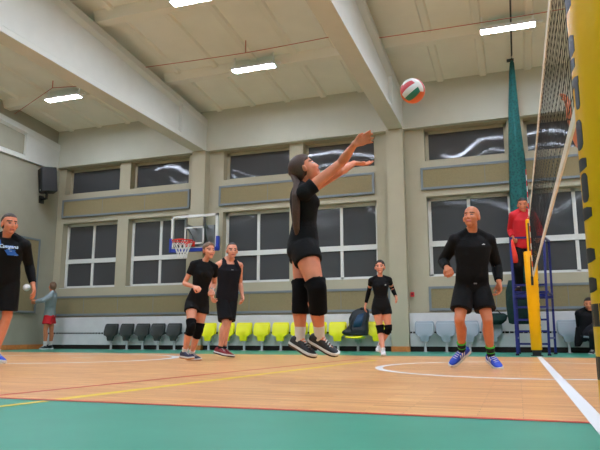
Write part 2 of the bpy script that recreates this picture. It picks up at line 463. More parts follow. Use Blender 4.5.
for y in (11.12, 8.62, 6.12, 3.62, 1.12, -1.38):
    for x in (-9.95, -4.97, .155, 5.2, 10.2):
        lab = VIS.get((x,y))
        if l0 is None: l0 = o = lamp(x, y, lab)
        else:
            o = copy_tree(l0); o.location = (x, y, zc(y)-LZ)
        o['label'] = lab or 'ceiling light panel over the part of the hall outside the view'
        o['group'] = 'ceiling light panels' if lab else 'ceiling lights outside the view'
# ================================================================== FITTINGS
# wall speaker
t = thing('wall_speaker', 'black loudspeaker box hung high on the left wall near the corner', 'speaker', (-11.7, 12.72, 4.1))
c = MB(); T_ = Matrix.Translation((-11.68,12.72,4.46)) @ Matrix.Rotation(radians(-35),4,'Z') @ Matrix.Rotation(radians(6),4,'X')
c.box(-.2,.2,-.2,.18,-.33,.33, 0, T_); pbuild(c, 'cabinet', M_blk_pl, t, bevel=.02)
c = MB(); c.box(-.18,.18,-.215,-.19,-.31,.31, 0, T_); pbuild(c, 'grille', mat('speaker_grille',(16,16,18),.8,.2,150), t)
c = MB(); c.box(-.03,.03,-.222,-.21,-.28,-.255, 0, T_); pbuild(c, 'badge', M_win, t)
c = MB(); c.tube([(-11.72,12.74,4.16),(-11.74,12.76,3.98),(-12.0,12.85,3.98)], .035); c.box(-12.0,-11.97,12.77,12.93,3.88,4.08); pbuild(c, 'bracket', M_blk_pl, t)

# red cables strung under the ceiling, bay by bay
def strung(pts, label, hang=None):
    c = MB(); c.tube(pts, .008, 6)
    if hang: c.tube([hang, (hang[0], hang[1], zc(hang[1]))], .012, 6)
    tag(c.build('cable', M_wire), label, 'cable', 'red cables under the ceiling')
strung([(x, 10.55-.02*abs(x+4.8), zc(10.55)-.24-.03*sin(pi*(x+7.24)/4.7)) for x in [-7.24+4.7*k/12 for k in range(13)]], 'thin red cable strung across below the ceiling in the middle bay', (-4.9,10.55,zc(10.55)-.27))
strung([(x, 10.75, zc(10.75)-.30-.03*sin(pi*(x+2.2)/4.7)) for x in [-2.18+4.7*k/12 for k in range(13)]], 'thin red cable strung across below the ceiling in the right bay')
strung([(-11.8,11.5,5.93),(-10.0,10.8,6.10),(-9.0,10.9,6.06),(-7.63,10.9,6.03)], 'thin red cable strung across below the ceiling in the left bay', (-10.0,10.8,6.10))

# fire alarm call point on the column
t = thing('fire_alarm', 'small red fire alarm box on the wall beside the right column', 'fire alarm', (-2.13, YF, 1.24))
c = MB(); c.box(-2.18,-2.10,YF-.05,YF,1.18,1.28); pbuild(c, 'body', mat('alarm_red',(206,34,44),.4), t, bevel=.006)
c = MB(); c.box(-2.16,-2.12,YF-.056,YF-.045,1.21,1.25); pbuild(c, 'plate', mat('alarm_dark',(120,24,30),.4), t)

# basketball backboard with its hoop
BX, BY, BZ = -7.13, 12.62, 2.345
t = thing('basketball_hoop', 'clear basketball backboard with blue padding and red hoop by the left column', 'basketball hoop', (BX, YF, BZ))
HW, HH = .625, .85
c = MB(); c.box(BX-HW+.03,BX+HW-.03,BY-.008,BY+.008,BZ+.03,BZ+HH-.03); pbuild(c, 'backboard', M_clear, t)
f = MB(); w = .06
for a in ((BX-HW,BX+HW,BZ+HH-w,BZ+HH),(BX-HW,BX-HW+w,BZ,BZ+HH),(BX+HW-w,BX+HW,BZ,BZ+HH),(BX-HW,BX+HW,BZ,BZ+w)): f.box(a[0],a[1],BY-.02,BY+.03,a[2],a[3])
pbuild(f, 'frame', M_win, t)
f = MB(); w = .035; q = .26
for a in ((BX-q,BX+q,BZ+.52,BZ+.52+w),(BX-q,BX+q,BZ+.14,BZ+.14+w),(BX-q,BX-q+w,BZ+.14,BZ+.555),(BX+q-w,BX+q,BZ+.14,BZ+.555)): f.box(a[0],a[1],BY-.014,BY-.008,a[2],a[3])
pbuild(f, 'target_square', M_win, t)
f = MB()
f.box(BX-HW-.02,BX+HW+.02,BY-.035,BY+.045,BZ-.04,BZ+.045)
for s in (-1,1): f.box(BX+s*HW-.035,BX+s*HW+.035,BY-.035,BY+.045,BZ-.04,BZ+.30)
pbuild(f, 'padding', mat('blue_foam',(28,58,160),.5), t, bevel=.008)
HC = Vector((BX-.10, BY-.36, BZ+.17)); HR = .235
f = MB(); f.tube([HC+Vector((cos(a)*HR, sin(a)*HR, 0)) for a in [2*pi*k/28 for k in range(29)]], .016, 8)
f.box(HC.x-.09,HC.x+.09,BY-.15,BY-.02,HC.z-.05,HC.z+.02); f.box(HC.x-.13,HC.x+.13,BY-.03,BY-.01,HC.z-.09,HC.z+.03)
f.tube([HC+Vector((cos(a)*HR*.98, sin(a)*HR*.98, -.05)) for a in [2*pi*k/28 for k in range(29)]], .008, 6)
for k in range(14):
    a = 2*pi*k/14; f.bar(HC+Vector((cos(a)*HR,sin(a)*HR,0)), HC+Vector((cos(a)*HR*.98,sin(a)*HR*.98,-.05)), .008)
rim = pbuild(f, 'rim', mat('rim_red',(214,44,30),.4), t, smooth='auto')
f = MB(); L = 12; rows = [(0,1.0,-.02),(1,.80,-.12),(0,.62,-.22),(1,.50,-.31),(0,.46,-.40)]
for (o0,r0,h0),(o1,r1,h1) in zip(rows[:-1],rows[1:]):
    for k in range(L):
        for d in (-.5,.5):
            a0 = 2*pi*(k+o0*.5)/L; a1 = 2*pi*(k+o0*.5+d)/L
            f.bar(HC+Vector((cos(a0)*HR*r0,sin(a0)*HR*r0,h0)), HC+Vector((cos(a1)*HR*r1,sin(a1)*HR*r1,h1)), .010)
f.box(0,0,0,0,0,0) if False else None
pbuild(f, 'hoop_net', mat('hoop_net_white',(226,226,222),.8), rim)
f = MB()
for s in (-.25,.25):
    f.bar((BX+s,BY+.02,BZ+.62),(BX+s*.6-.15,YF-.2,BZ+.62),.05); f.bar((BX+s,BY+.02,BZ+.2),(BX+s*.6-.15,YF-.2,BZ+.2),.05)
    f.bar((BX+s,BY+.03,BZ+.02),(BX+s,BY+.03,BZ+HH-.02),.05)
    f.bar((BX+s,BY+.02,BZ+.62),(BX+s*.6-.15,YF-.2,BZ+.2),.03)
f.box(BX-.5,BX+.2,YF-.26,YF-.2,BZ+.12,BZ+.7)
pbuild(f, 'mounting_frame', M_steel, t)

# flip seats
def seat_proto(m, label, down=False):
    t = thing('flip_seat', label, 'seat', (0,0,0))
    b = MB(); W2 = .205
    # curved back shell: profile rows (z, half width, y)
    rows = [(.27,.085,-.02),(.33,.10,-.022),(.355,.14,-.026),(.375,.19,-.03),(.41,.205,-.03),(.50,.208,-.022),(.58,.205,-.005),(.625,.195,.01),(.645,.17,.018)]
    def shell(rows, th, curve):
        n = 9; A = []; B = []
        for z, hw, y in rows:
            A.append([Vector((hw*(2*k/(n-1)-1), y - curve*(2*k/(n-1)-1)**2, z)) for k in range(n)])
            B.append([Vector((hw*(2*k/(n-1)-1), y + th - curve*(2*k/(n-1)-1)**2, z)) for k in range(n)])
        return [a + bb[::-1] for a, bb in zip(A, B)]
    b.rings(shell(rows, .022, .035))
    o = b.build('backrest', m, smooth='auto', bevel=.006); o.parent = t
    p = MB()
    if not down:
        rows = [(.215,.082,-.072),(.26,.092,-.082),(.315,.096,-.092),(.335,.12,-.096),(.352,.168,-.10),(.38,.186,-.10),(.46,.188,-.088),(.56,.182,-.058),(.60,.16,-.045)]
        p.rings(shell(rows, .03, .02))
    else:
        R = []
        for y, hw, z in ((-.04,.15,.30),(-.10,.19,.305),(-.25,.20,.315),(-.38,.19,.325),(-.42,.16,.315)):
            n = 9; top = [Vector((hw*(2*k/(n-1)-1), y, z+.012*(2*k/(n-1)-1)**2)) for k in range(n)]; bot = [v-Vector((0,0,.035)) for v in top]
            R.append(top+bot[::-1])
        p.rings(R)
    o = p.build('seat', m, smooth='auto', bevel=.008); o.parent = t
    q = MB(); q.box(-.06,.06,-.07,.02,.20,.32); q.box(-.12,.12,-.02,.01,.28,.31)
    o = q.build('hinge_bracket', M_post); o.parent = t
    q = MB(); q.box(-.024,.024,-.045,-.01,0,.25); q.box(-.05,.05,-.09,.03,0,.008)
    o = q.build('leg', M_post, bevel=.004); o.parent = t
    return t
SY = 13.22
def row(m, xs, labels, group):
    up = dn = None
    for x, (lab, down) in zip(xs, labels):
        src = dn if down else up
        if src is None:
            o = seat_proto(m, lab, down)
            if down: dn = o
            else: up = o
        else: o = copy_tree(src)
        o.location = (x, SY, 0); o['label'] = lab; o['group'] = group
ORD = ['first','second','third','fourth','fifth','sixth','seventh','eighth','ninth','tenth']
row(M_seatD, (-9.75,-9.28,-8.82,-8.38,-7.92), [(ORD[k]+' from the left of the five folded dark grey seats', False) for k in range(5)], 'dark grey flip seats at the left')
ys = (-6.98,-6.5,-6.05,-5.6,-5.13,-4.68,-4.23,-3.77,-3.32,-2.88)
lab = ['folded yellow seat %s in the yellow row from the left' % ORD[k] for k in range(10)]
lab[0] = 'folded yellow seat at the left end of the yellow row'
lab[1] = 'folded yellow seat behind the legs of the man in a tank top'
lab[8] = 'yellow seat folded down under the black and blue backpack'
lab[9] = 'folded yellow seat at the right end of the yellow row'
row(M_seatY, ys, [(l, k == 8) for k, l in enumerate(lab)], 'yellow flip seats in the middle')
row(M_seatG, (-1.86,-1.42,-.95,-.5,.93,1.36), [('light grey folded seat right beside the column, first of the grey row',False),('light grey folded seat second from the column in the grey row',False),
   ('light grey folded seat behind the legs of the bald player',False),('light grey folded seat under the dark green bag',False),('light grey folded seat alone between the referee stand and the seated spectator',False),('light grey seat folded down under the seated spectator',True)], 'light grey flip seats at the right')

# backpack and bags
t = thing('backpack', 'black and blue backpack lying open on a yellow seat', 'backpack', (-3.3, 13.0, .33))
c = MB(); c.loft([((-3.30,13.0,.345),(.25,0,0),(0,.15,0)),((-3.30,13.0,.45),(.27,0,.0),(0,.16,0)),((-3.25,13.02,.58),(.21,0,.02),(0,.15,0)),((-3.24,13.04,.74),(.23,0,.03),(0,.14,0)),((-3.22,13.05,.88),(.18,0,.03),(0,.10,0)),((-3.22,13.05,.93),(.08,0,.02),(0,.05,0))], 18, p=2.6)
c.ell((-3.45,12.93,.41),(.16,0,0),(0,.10,0),(0,0,.07)); rpart(c, 'body', mat('black_nylon',(14,24,30),.6,.1,20,.5,18), t, .014, 2)
c = MB(); c.loft([((-3.26,12.885,.52),(.10,0,.01),(0,.03,0)),((-3.22,12.90,.66),(.10,0,.02),(0,.035,0)),((-3.18,12.93,.80),(.07,0,.02),(0,.03,0))], 14, p=3)
pbuild(c, 'front_pocket', mat('blue_nylon',(16,58,88),.6,.1,30,.3,30), t, smooth=True)
c = MB(); c.tube([(-3.33,12.95,.78),(-3.38,12.90,.66),(-3.40,12.86,.54),(-3.36,12.84,.45)], .018, 8); c.tube([(-3.20,12.95,.89),(-3.17,12.95,.94),(-3.12,12.97,.89)], .010, 8); pbuild(c, 'strap', M_black, t, smooth=True)
t = thing('bag', 'dark green bag slumped on a grey seat behind the bald player', 'bag', (-.45, 13.1, .6))
c = MB(); c.loft([((-.47,13.06,.56),(.17,0,0),(0,.10,0)),((-.44,13.05,.64),(.24,0,0),(0,.13,0)),((-.42,13.07,.74),(.25,0,0),(0,.11,0)),((-.40,13.1,.79),(.16,0,0),(0,.06,0))], 16)
rpart(c, 'body', M_dgreen, t, .014, 2)
c = MB(); c.tube([(-.55,13.0,.76),(-.50,12.98,.83),(-.36,12.98,.83),(-.30,13.0,.77)], .012, 8); pbuild(c, 'strap', M_black, t)

# ================================================================== NET AND POSTS
NX = .31
FX, FY = .285, 11.36
PX, PY, PR = .350, 2.12, .127
t = thing('volleyball_net', 'black volleyball net with white tapes seen almost edge-on at right', 'volleyball net', (NX, 2.3, 0))
NY0, NY1, NZ0, NZ1 = 2.36, 11.22, 1.36, 2.42
c = MB(); c.box(NX-.006,NX+.006,NY0,NY1,NZ1-.07,NZ1); pbuild(c, 'top_tape', M_tape, t)
c = MB(); c.box(NX-.006,NX+.006,NY0,NY1,NZ0-.02,NZ0+.04); pbuild(c, 'bottom_tape', M_tape, t)
c = MB(); y = NY0
for yy in (NY0,NY1-.04): c.box(NX-.006,NX+.006,yy,yy+.04,NZ0,NZ1)
pbuild(c, 'side_tape', M_tape, t)
c = MB(); th = .0015
n = int((NY1-NY0)/.1)
for k in range(n+1):
    y = NY0+.02+k*.1; dy = random.uniform(-.012,.012); c.bar((NX,y+dy,NZ0+.03),(NX,y-dy,NZ1-.06),th*2)
for k in range(1,10): c.bar((NX,NY0,NZ0+.02+k*.101),(NX,NY1,NZ0+.02+k*.101),th*2)
pbuild(c, 'mesh', M_rope, t)
c = MB(); c.tube([(NX,NY0,NZ1-.01),(PX-.02,PY+.05,NZ1+.0)], .006, 6); c.tube([(NX,NY1,NZ1-.01),(FX,FY,NZ1-.01)], .006, 6); c.tube([(NX,NY0,NZ0),(PX-.02,PY+.1,NZ0)], .005, 6); c.tube([(NX,NY1,NZ0),(FX,FY,NZ0)], .005, 6)
pbuild(c, 'cord', M_tape, t, smooth=True)
t = thing('net_antenna', 'red and white striped antenna at the far end of the net', 'net antenna', (NX-.01, 10.9, 1.38))
c = MB()
for k in range(18): c.tube([(NX-.012,10.9,1.38+.1*k),(NX-.012,10.9,1.38+.1*(k+1))], .006, 8, k % 2)
pbuild(c, 'rod', [M_win, mat('antenna_red',(200,30,34),.5)], t)
c = MB(); c.box(NX-.022,NX+.010,10.875,10.925,2.36,2.42); c.box(NX-.022,NX+.010,10.875,10.925,1.35,1.41); pbuild(c, 'clip', M_tape, t)

def post(name, label, x, y, r, ztop, pad0, pad1, marks_a, rb=None):
    rb = rb or r
    t = thing(name, label, 'net post', (x,y,0))
    c = MB(); c.tube([(x,y,0),(x,y,ztop)], .042, 20); c.tube([(x,y,ztop),(x,y,ztop+.02)], [.042,.03], 20)
    pbuild(c, 'pole', M_pad, t, smooth='auto')
    c = MB(); c.tube([(x,y,0),(x,y,.012)], .10, 24); c.tube([(x,y,.012),(x,y,pad0+.01)], rb*.8, 20); pbuild(c, 'base', M_black, t, smooth='auto')
    c = MB(); n = 40; R = []
    for z, k in ((pad0,.93),(pad0+.015,1),(pad1-.02,1),(pad1,.92)):
        ring = []
        for j in range(n):
            a = 2*pi*j/n; kk = k
            d = abs((a - marks_a + pi) % (2*pi) - pi)
            if d < .10: kk = k*.975                     # the seam where the pad closes
            rr = rb+(r-rb)*(z-pad0)/(pad1-pad0); ring.append(Vector((x+rr*kk*cos(a), y+rr*kk*sin(a), z)))
        R.append(ring)
    c.rings(R); pad = pbuild(c, 'pad', M_pad, t, smooth='auto')
    return t, pad
def tabs(t, pad, x, y, rf, items):
    """black marks wrapped round the pad: (angle from, angle to, z from, z to)"""
    for a0, a1, z0, z1_ in items:
        c = MB(); n = 6; A = []; r = rf((z0+z1_)/2); hz = (z1_-z0)/2; zm = (z0+z1_)/2
        for k in range(n+1):
            a = a0+(a1-a0)*k/n; u = 2*k/n-1; e = hz*(1-.28*u**4) if abs(u) < 1 else hz*.7
            A.append([Vector((x+rr*cos(a), y+rr*sin(a), z)) for rr, z in ((r-.004,zm-e),(r+.0012,zm-e),(r+.0012,zm+e),(r-.004,zm+e))])
        c.rings(A)
        pbuild(c, 'mark', M_black, pad, smooth='auto')
t, pad = post('net_post', 'tall yellow padded net post close to the camera at the right edge', PX, PY, PR, 2.5, .12, 2.3, radians(70))
R_ = radians
tabs(t, pad, PX, PY, lambda z: PR, [(R_(150),R_(204),1.455,1.52),(R_(150),R_(203),1.29,1.368),(R_(150),R_(200),1.243,1.285),(R_(150),R_(206),1.182,1.215),(R_(192),R_(205),1.10,1.20),
    (R_(182),R_(204),.965,1.066),(R_(150),R_(208),.895,.937),(R_(186),R_(207),.79,.885),(R_(150),R_(210),.735,.775),(R_(150),R_(209),.598,.645),(R_(150),R_(207),.505,.553),(R_(150),R_(250),.40,.47),(R_(150),R_(250),.24,.31)])
t, pad = post('net_post', 'yellow padded net post at the far end of the net', FX, FY, .113, 2.36, .10, 1.80, R_(268), .09)
tabs(t, pad, FX, FY, lambda z: .09+.023*(z-.1)/1.7, [(R_(-20),R_(22),z,z+h) for z,h in ((1.28,.04),(1.17,.06),(1.06,.03),(.98,.05),(.90,.05),(.82,.03),(.74,.05),(.62,.06),(.5,.04),(.44,.03))])
c = MB(); c.box(FX-.02,FX+.02,FY-.15,FY-.10,1.2,1.35); c.tube([(FX,FY-.125,1.3),(FX,FY-.06,2.3)],.012,8); pbuild(c, 'tension_winch', M_black, t)

# referee stand
t = thing('referee_stand', 'tall dark blue ladder stand the referee stands on behind the far post', 'referee stand', (.2, 12.05, 0))
def leg(a, b): 
    c = MB(); c.bar(a, b, .042); pbuild(c, 'leg', M_blue, t)
    c = MB(); c.box(b[0]-.03,b[0]+.03,b[1]-.03,b[1]+.03,0,.03); pbuild(c, 'foot', M_black, t)
leg((-.03,11.68,2.12),(-.03,11.55,0)); leg((.54,11.68,2.12),(.49,11.55,0))
leg((.01,12.28,2.12),(.0,12.5,0)); leg((.65,12.28,2.12),(.64,12.5,0))
c = MB(); c.box(-.04,.56,11.71,12.33,1.09,1.13); c.bar((-.04,11.70,1.05),(.53,11.70,1.05),.04,.06); c.bar((.0,12.31,1.05),(.66,12.31,1.05),.04,.06); c.bar((-.03,11.69,1.24),(.53,11.69,1.24),.035); pbuild(c, 'platform', M_blue, t)
for z in (.2,.42,.62,.84):
    c = MB(); y = 11.55+.13*z/2.12; c.bar((-.03,y,z),(.49+.05*z/2.12,y,z),.034); pbuild(c, 'rung', M_blue, t)
c = MB(); c.bar((-.05,11.67,2.1),(.56,11.67,2.1),.036); c.bar((-.03,11.68,2.1),(.01,12.28,2.1),.034); c.bar((.54,11.68,2.1),(.65,12.28,2.1),.034); pbuild(c, 'guard_rail', M_blue, t)
c = MB()
for x0,x1 in ((-.03,.0),(.50,.64)): c.bar((x0,11.57,.3),(x1,12.47,.3),.03); c.bar((x0,11.63,1.1),(x1,12.38,1.1),.03)
pbuild(c, 'brace', M_blue, t)
c = MB(); c.loft([((-.0,11.635,2.07),(.022,0,0),(0,.013,0)),((.01,11.635,1.95),(.032,0,0),(0,.016,0)),((.03,11.63,1.78),(.045,0,0),(0,.02,0)),((.04,11.63,1.64),(.044,0,0),(0,.016,0))], 12)
tag(c.build('cloth', mat('orange_red_cloth',(232,62,44),.8,.08,20), smooth=True), 'small orange red cloth hanging from the rail below the referee\'s hand', 'cloth')

# divider curtain gathered at the wall, with its overhead cable
t = thing('divider_curtain', 'teal netting curtain gathered into a tall hanging bundle behind the referee', 'curtain', (.18, 12.72, .5))
c = MB(); R = []
n = 28
for z, r, ox in ((6.03,.015,.02),(5.95,.04,.02),(5.75,.055,.01),(5.2,.08,0),(4.6,.105,-.01),(3.9,.135,-.01),(3.2,.16,-.02),(2.6,.175,-.03),(2.0,.185,-.04),(1.5,.18,-.05),(1.36,.17,-.05)):
    R.append([Vector((.20+ox+(r*(1+.16*sin(5*a+z*.7)+.08*sin(9*a-z)))*cos(a), 12.72+(r*.8*(1+.14*sin(5*a+z*.7)))*sin(a), z)) for a in [2*pi*k/n for k in range(n)]])
c.rings(R); pbuild(c, 'netting', M_teal, t, smooth=True)
c = MB(); R = []
for z, r, ox in ((1.42,.20,-.06),(1.2,.26,-.06),(.95,.27,-.06),(.72,.27,-.05),(.58,.25,-.05),(.56,.2,-.05)):
    R.append([Vector((.16+ox+(r*(1+.10*sin(6*a+z)))*cos(a), 12.78+(r*.6*(1+.10*sin(6*a+z)))*sin(a), z)) for a in [2*pi*k/n for k in range(n)]])
c.rings(R); pbuild(c, 'hem_roll', M_dgreen, t, smooth=True)
c = MB(); c.tube([(.22,12.72,6.0),(.22,12.72,zc(12.72)-.04)], .012, 8); c.box(.12,.26,12.7,12.8,6.02,6.05); pbuild(c, 'hook', M_cable, t)
c = MB(); c.tube([(.22,12.68,zc(12.72)-.02),(.22,12.3,zc(12.3)-.19),(.225,8,zc(8)-.19),(.23,3.2,zc(3.2)-.19)], .016, 8); 
tag(c.build('cable', M_cable), 'dark overhead cable running below the ceiling from the green curtain', 'cable')

# balls
def ball(name, label, c0, r, rot, cols):
    bm = bmesh.new(); bmesh.ops.create_cube(bm, size=2)
    bmesh.ops.subdivide_edges(bm, edges=bm.edges[:], cuts=11, use_grid_fill=True)
    for f in bm.faces:
        n = f.normal; ce = f.calc_center_median(); ax = max(range(3), key=lambda k: abs(n[k])); b = (ax+1) % 3
        k = min(2, int((ce[b]+1)/2*3)); f.material_index = cols[(ax*2+(n[ax] > 0))*3+k]
    for v in bm.verts:
        p = v.co.copy(); v.co = Vector([p[i]*sqrt(max(0, 1-p[(i+1)%3]**2/2-p[(i+2)%3]**2/2+p[(i+1)%3]**2*p[(i+2)%3]**2/3)) for i in range(3)])
    # groove along strip borders
    me = bpy.data.meshes.new(name)
    for v in bm.verts:
        if len({(f.material_index, max(range(3), key=lambda k: abs(f.normal[k]))) for f in v.link_faces}) > 1: v.co *= .985
        v.co *= r
    bm.to_mesh(me); bm.free()
    for m in (mat('ball_white',(226,220,216),.5), mat('ball_red',(206,64,70),.5), mat('ball_green',(40,120,96),.5), mat('ball_orange',(226,104,48),.5)): me.materials.append(m)
    me.polygons.foreach_set('use_smooth', [True]*len(me.polygons))
    o = bpy.data.objects.new(name, me); COL.objects.link(o); o.location = c0; o.rotation_euler = rot
    return tag(o, label, 'ball')
ball('volleyball', 'white, red, green and orange volleyball in the air above the jumping player', (-.74,5.05,2.465), .108, (.35,-.5,-.35), [3,3,2, 0,1,0, 2,0,1, 2,0,1, 3,3,3, 1,0,0])
ball('volleyball', 'plain white volleyball in the air by the left wall beside the man in red shorts', (-11.5,12.05,1.53), .088, (.4,.2,.6), [0]*18)
# ================================================================== PEOPLE
def V(p): return Vector(p)
def hand(mb, wr, d, n, side, S, curl, spread=.12, thumb=.6):
    """palm, four jointed fingers and a thumb; d along the hand, n out of the palm, side = direction of the thumb edge"""
    d = d.normalized(); n = (n - d*n.dot(d)).normalized(); w = side*n.cross(d)
    w = w.normalized(); s = S*1.13
    mb.loft([(wr-d*.012*s, w*.026*s, n*.02*s), (wr+d*.02*s, w*.032*s, n*.019*s), (wr+d*.055*s, w*.042*s, n*.018*s), (wr+d*.088*s, w*.042*s, n*.014*s), (wr+d*.096*s, w*.036*s, n*.010*s)], 14, p=2.6)
    for k, (off, L) in enumerate(((.031,.92),(.0105,1.0),(-.0105,.95),(-.031,.76))):
        p = wr + d*(.084-.006*(k == 3))*s + w*off*s; a = spread*(off/.03); dd = (d*cos(a)+w*sin(a)).normalized(); pts = [p-dd*.02*s, p]; ang = 0
        for q, seg in enumerate((.043,.028,.022)):
            ang += curl*(.75,1.0,.8)[q]
            e = dd*cos(ang)+n*sin(ang); p = p + e*seg*L*s; pts.append(p)
        mb.tube(pts, [.0105*s,.0105*s,.0098*s,.009*s,.0078*s], 8, rnd=True)
    p = wr + d*.028*s + w*.03*s + n*.006*s; e = (d*.75+w*.8*thumb+n*.35*(.4+curl)).normalized(); e2 = (d*.95+w*.1*thumb+n*(.25+.5*curl)).normalized()
    mb.tube([wr+d*.012*s+w*.012*s, p, p+e*.038*s, p+e*.038*s+e2*.03*s], [.016*s,.0145*s,.0118*s,.0092*s], 8, rnd=True)

def person(name, label, J, H, look, tilt, sp, sex='m'):
    S = H/1.8; hs = 1.09*S**.6
    J = {k: V(v) for k, v in J.items()}
    hc = (J['hipR']+J['hipL'])/2; nk = J['neck']; T = (nk-hc).length; u = (nk-hc).normalized()
    r = (J['shR']-J['shL']); r = (r-u*r.dot(u)).normalized(); hr = (J['hipR']-J['hipL']); hr = (hr-u*hr.dot(u)).normalized()
    sw = sp.get('shw', (.362 if sex == 'm' else .335)*S); mid = (J['shR']+J['shL'])/2
    mid = nk - u*.075*S + (mid-nk).cross(u).length*0*r
    J['shR'] = mid + r*sw/2; J['shL'] = mid - r*sw/2
    hw_ = .088*S; J['hipR'] = hc+hr*hw_ - u*.02*S; J['hipL'] = hc-hr*hw_ - u*.02*S
    fz = u.cross(r).normalized(); fh = u.cross(hr).normalized()
    base = V((hc.x, hc.y, sp.get('ground', 0)))
    root = thing(name, label, 'person', base)
    bw = sp.get('bulk', 1.0)
    if sex == 'm':
        PR_ = [(-.10,.10,.085,0),(-.055,.150,.11,0),(.0,.172,.122,0),(.16*T/S,.158*bw,.112*bw,.004),(.36*T/S,.150*bw,.110*bw,.010),(.58*T/S,.168*bw,.122*bw,.012),(.76*T/S,.185*bw,.128*bw,.008),(.88*T/S,.178,.105,-.004),(.95*T/S,.115,.078,-.012),(1.0*T/S,.068,.066,-.012),(1.06*T/S,.060,.062,-.006)]
    else:
        PR_ = [(-.10,.10,.085,0),(-.055,.155,.112,-.005),(.0,.174,.124,-.008),(.16*T/S,.150,.106,0),(.38*T/S,.117,.088,.008),(.58*T/S,.140,.104,.010),(.74*T/S,.158,.116,.010),(.87*T/S,.155,.094,-.002),(.95*T/S,.098,.068,-.012),(1.0*T/S,.056,.056,-.012),(1.06*T/S,.049,.052,-.006)]
    def axis(t):
        k = max(0, min(1, t*S/T)); a = (hr*(1-k)+r*k).normalized(); return a, u.cross(a).normalized()
    def torso(mb, t0, t1, inf, fl=0, n=24, p=2.25):
        secs = []; pts = [q for q in PR_ if t0-1e-6 <= q[0] <= t1+1e-6]
        def at(t):
            for a, b in zip(PR_[:-1], PR_[1:]):
                if a[0] <= t <= b[0]:
                    k = (t-a[0])/(b[0]-a[0]); return tuple(a[i]*(1-k)+b[i]*k for i in range(4))
            return PR_[0] if t < PR_[0][0] else PR_[-1]
        if not pts or pts[0][0] > t0+1e-4: a = at(t0); pts = [(t0,)+a[1:]]+pts
        if pts[-1][0] < t1-1e-4: a = at(t1); pts = pts+[(t1,)+a[1:]]
        for t, a, b, o in pts:
            x, f = axis(t); k = (t1-t)/(t1-t0)
            secs.append((hc+u*t*S+f*o*S, x*(a*S+inf+fl*k), f*(b*S+inf+fl*k)))
        mb.loft(secs, n, p=p)
    B = MB(); torso(B, -.10, 1.06*T/S, 0)
    if sex == 'f':
        for s in (-1, 1): B.ell(hc+u*.70*T+r*s*.062*S+fz*.085*S, r*.056*S, fz*.05*S, u*.056*S)
    else:
        for s in (-1, 1): B.ell(hc+u*.74*T+r*s*.075*S+fz*.075*S, r*.075*S, fz*.06*S, u*.062*S)
    for s in (-1, 1): B.ell(hc-u*.045*S+hr*s*.07*S-fh*.06*S, hr*.08*S, fh*.075*S, u*.085*S)
    # neck and head
    hf0 = Vector((sin(radians(look))*-1, cos(radians(look)), 0))         # look: 0 = away from camera along +Y, turns left
    tl = radians(tilt); hf = hf0*cos(tl)+Vector((0,0,1))*sin(tl); hu = -hf0*sin(tl)+Vector((0,0,1))*cos(tl); hr_ = hf.cross(hu).normalized()
    hC = J['head']; k = hs
    def L(x, y, z): return hC + hr_*x*k + hf*y*k + hu*z*k
    nb = .058*S if sex == 'm' else .047*S
    B.tube([nk-u*.05*S, nk+u*.01*S, L(0,-.022,-.06), L(0,-.015,.0)], [nb*1.15, nb*1.02, nb*.95, nb*.9], 16, rnd=True)
    if sex == 'm':
        for s in (-1, 1): B.tube([nk+u*.045*S+r*s*.03*S-fz*.02*S, J[('shL','x','shR')[s+1]]+u*.03*S-r*s*.03*S-fz*.015*S], [.04*S,.045*S], 12, rnd=True)
    def E(x, y, z, a, b, c): B.ell(L(x,y,z), hr_*a*k, hf*b*k, hu*c*k)
    E(0,-.012,.038,.077,.098,.085); E(0,.028,-.022,.062,.066,.085); E(0,.018,-.062,.058 if sex == 'm' else .052,.062,.044); E(0,.062,-.096,.026,.026,.020)
    E(0,.074,.026,.050,.018,.012); E(.034,.058,-.026,.026,.03,.026); E(-.034,.058,-.026,.026,.03,.026); E(0,.078,-.066,.026,.018,.013)
    B.tube([L(0,.084,.012), L(0,.095,-.020), L(0,.098,-.032)], [.008*k,.011*k,.013*k], 10, rnd=True)
    E(.012,.088,-.036,.009,.012,.008); E(-.012,.088,-.036,.009,.012,.008)
    for s in (-1, 1): B.ell(L(s*.079,-.008,-.008), hr_*.011*k, (hf*.8+hr_*s*.4)*.022*k, hu*.032*k)
    # arms, hands
    for side, s in (('R',1),('L',-1)):
        sh, el, wr = J['sh'+side], J['el'+side], J['wr'+side]; m = 1.0 if sex == 'm' else .84; m *= S*sp.get('arm', 1)
        B.sph(sh, .066*m); d1 = el-sh; d2 = wr-el
        B.tube([sh, sh+d1*.35, sh+d1*.7, el], [.060*m,.053*m,.047*m,.042*m], 14, rnd=True)
        B.tube([el, el+d2*.25, el+d2*.6, el+d2*.85, wr], [.041*m,.046*m,.038*m,.030*m,.0275*m], 14, rnd=True)
        hd = V(sp.get('hd'+side, d2.normalized())); pn = V(sp.get('pn'+side, -r*s))
        hand(B, wr, hd, pn, s*sp.get('ths'+side, 1), S*(1 if sex == 'm' else .93), sp.get('curl'+side, .4), sp.get('spread', .12))
    # legs, bare feet inside the shoes
    FT = {}
    for side, s in (('R',1),('L',-1)):
        hp, kn, an, to = J['hip'+side], J['kn'+side], J['an'+side], J['toe'+side]; m = S*sp.get('leg', 1)
        d1 = kn-hp; d2 = an-kn; fwd = (to-an); fwd = (fwd-d2*fwd.dot(d2)/d2.length_squared).normalized()
        B.tube([hp, hp+d1*.3, hp+d1*.65, hp+d1*.88, kn], [.092*m,.088*m,.072*m,.060*m,.057*m], 18, rnd=True)
        B.tube([kn, kn+d2*.12, kn+d2*.3-fwd*.014*m, kn+d2*.5-fwd*.010*m, kn+d2*.78, an], [.056*m,.053*m,.060*m,.054*m,.040*m,.037*m], 16, rnd=True)
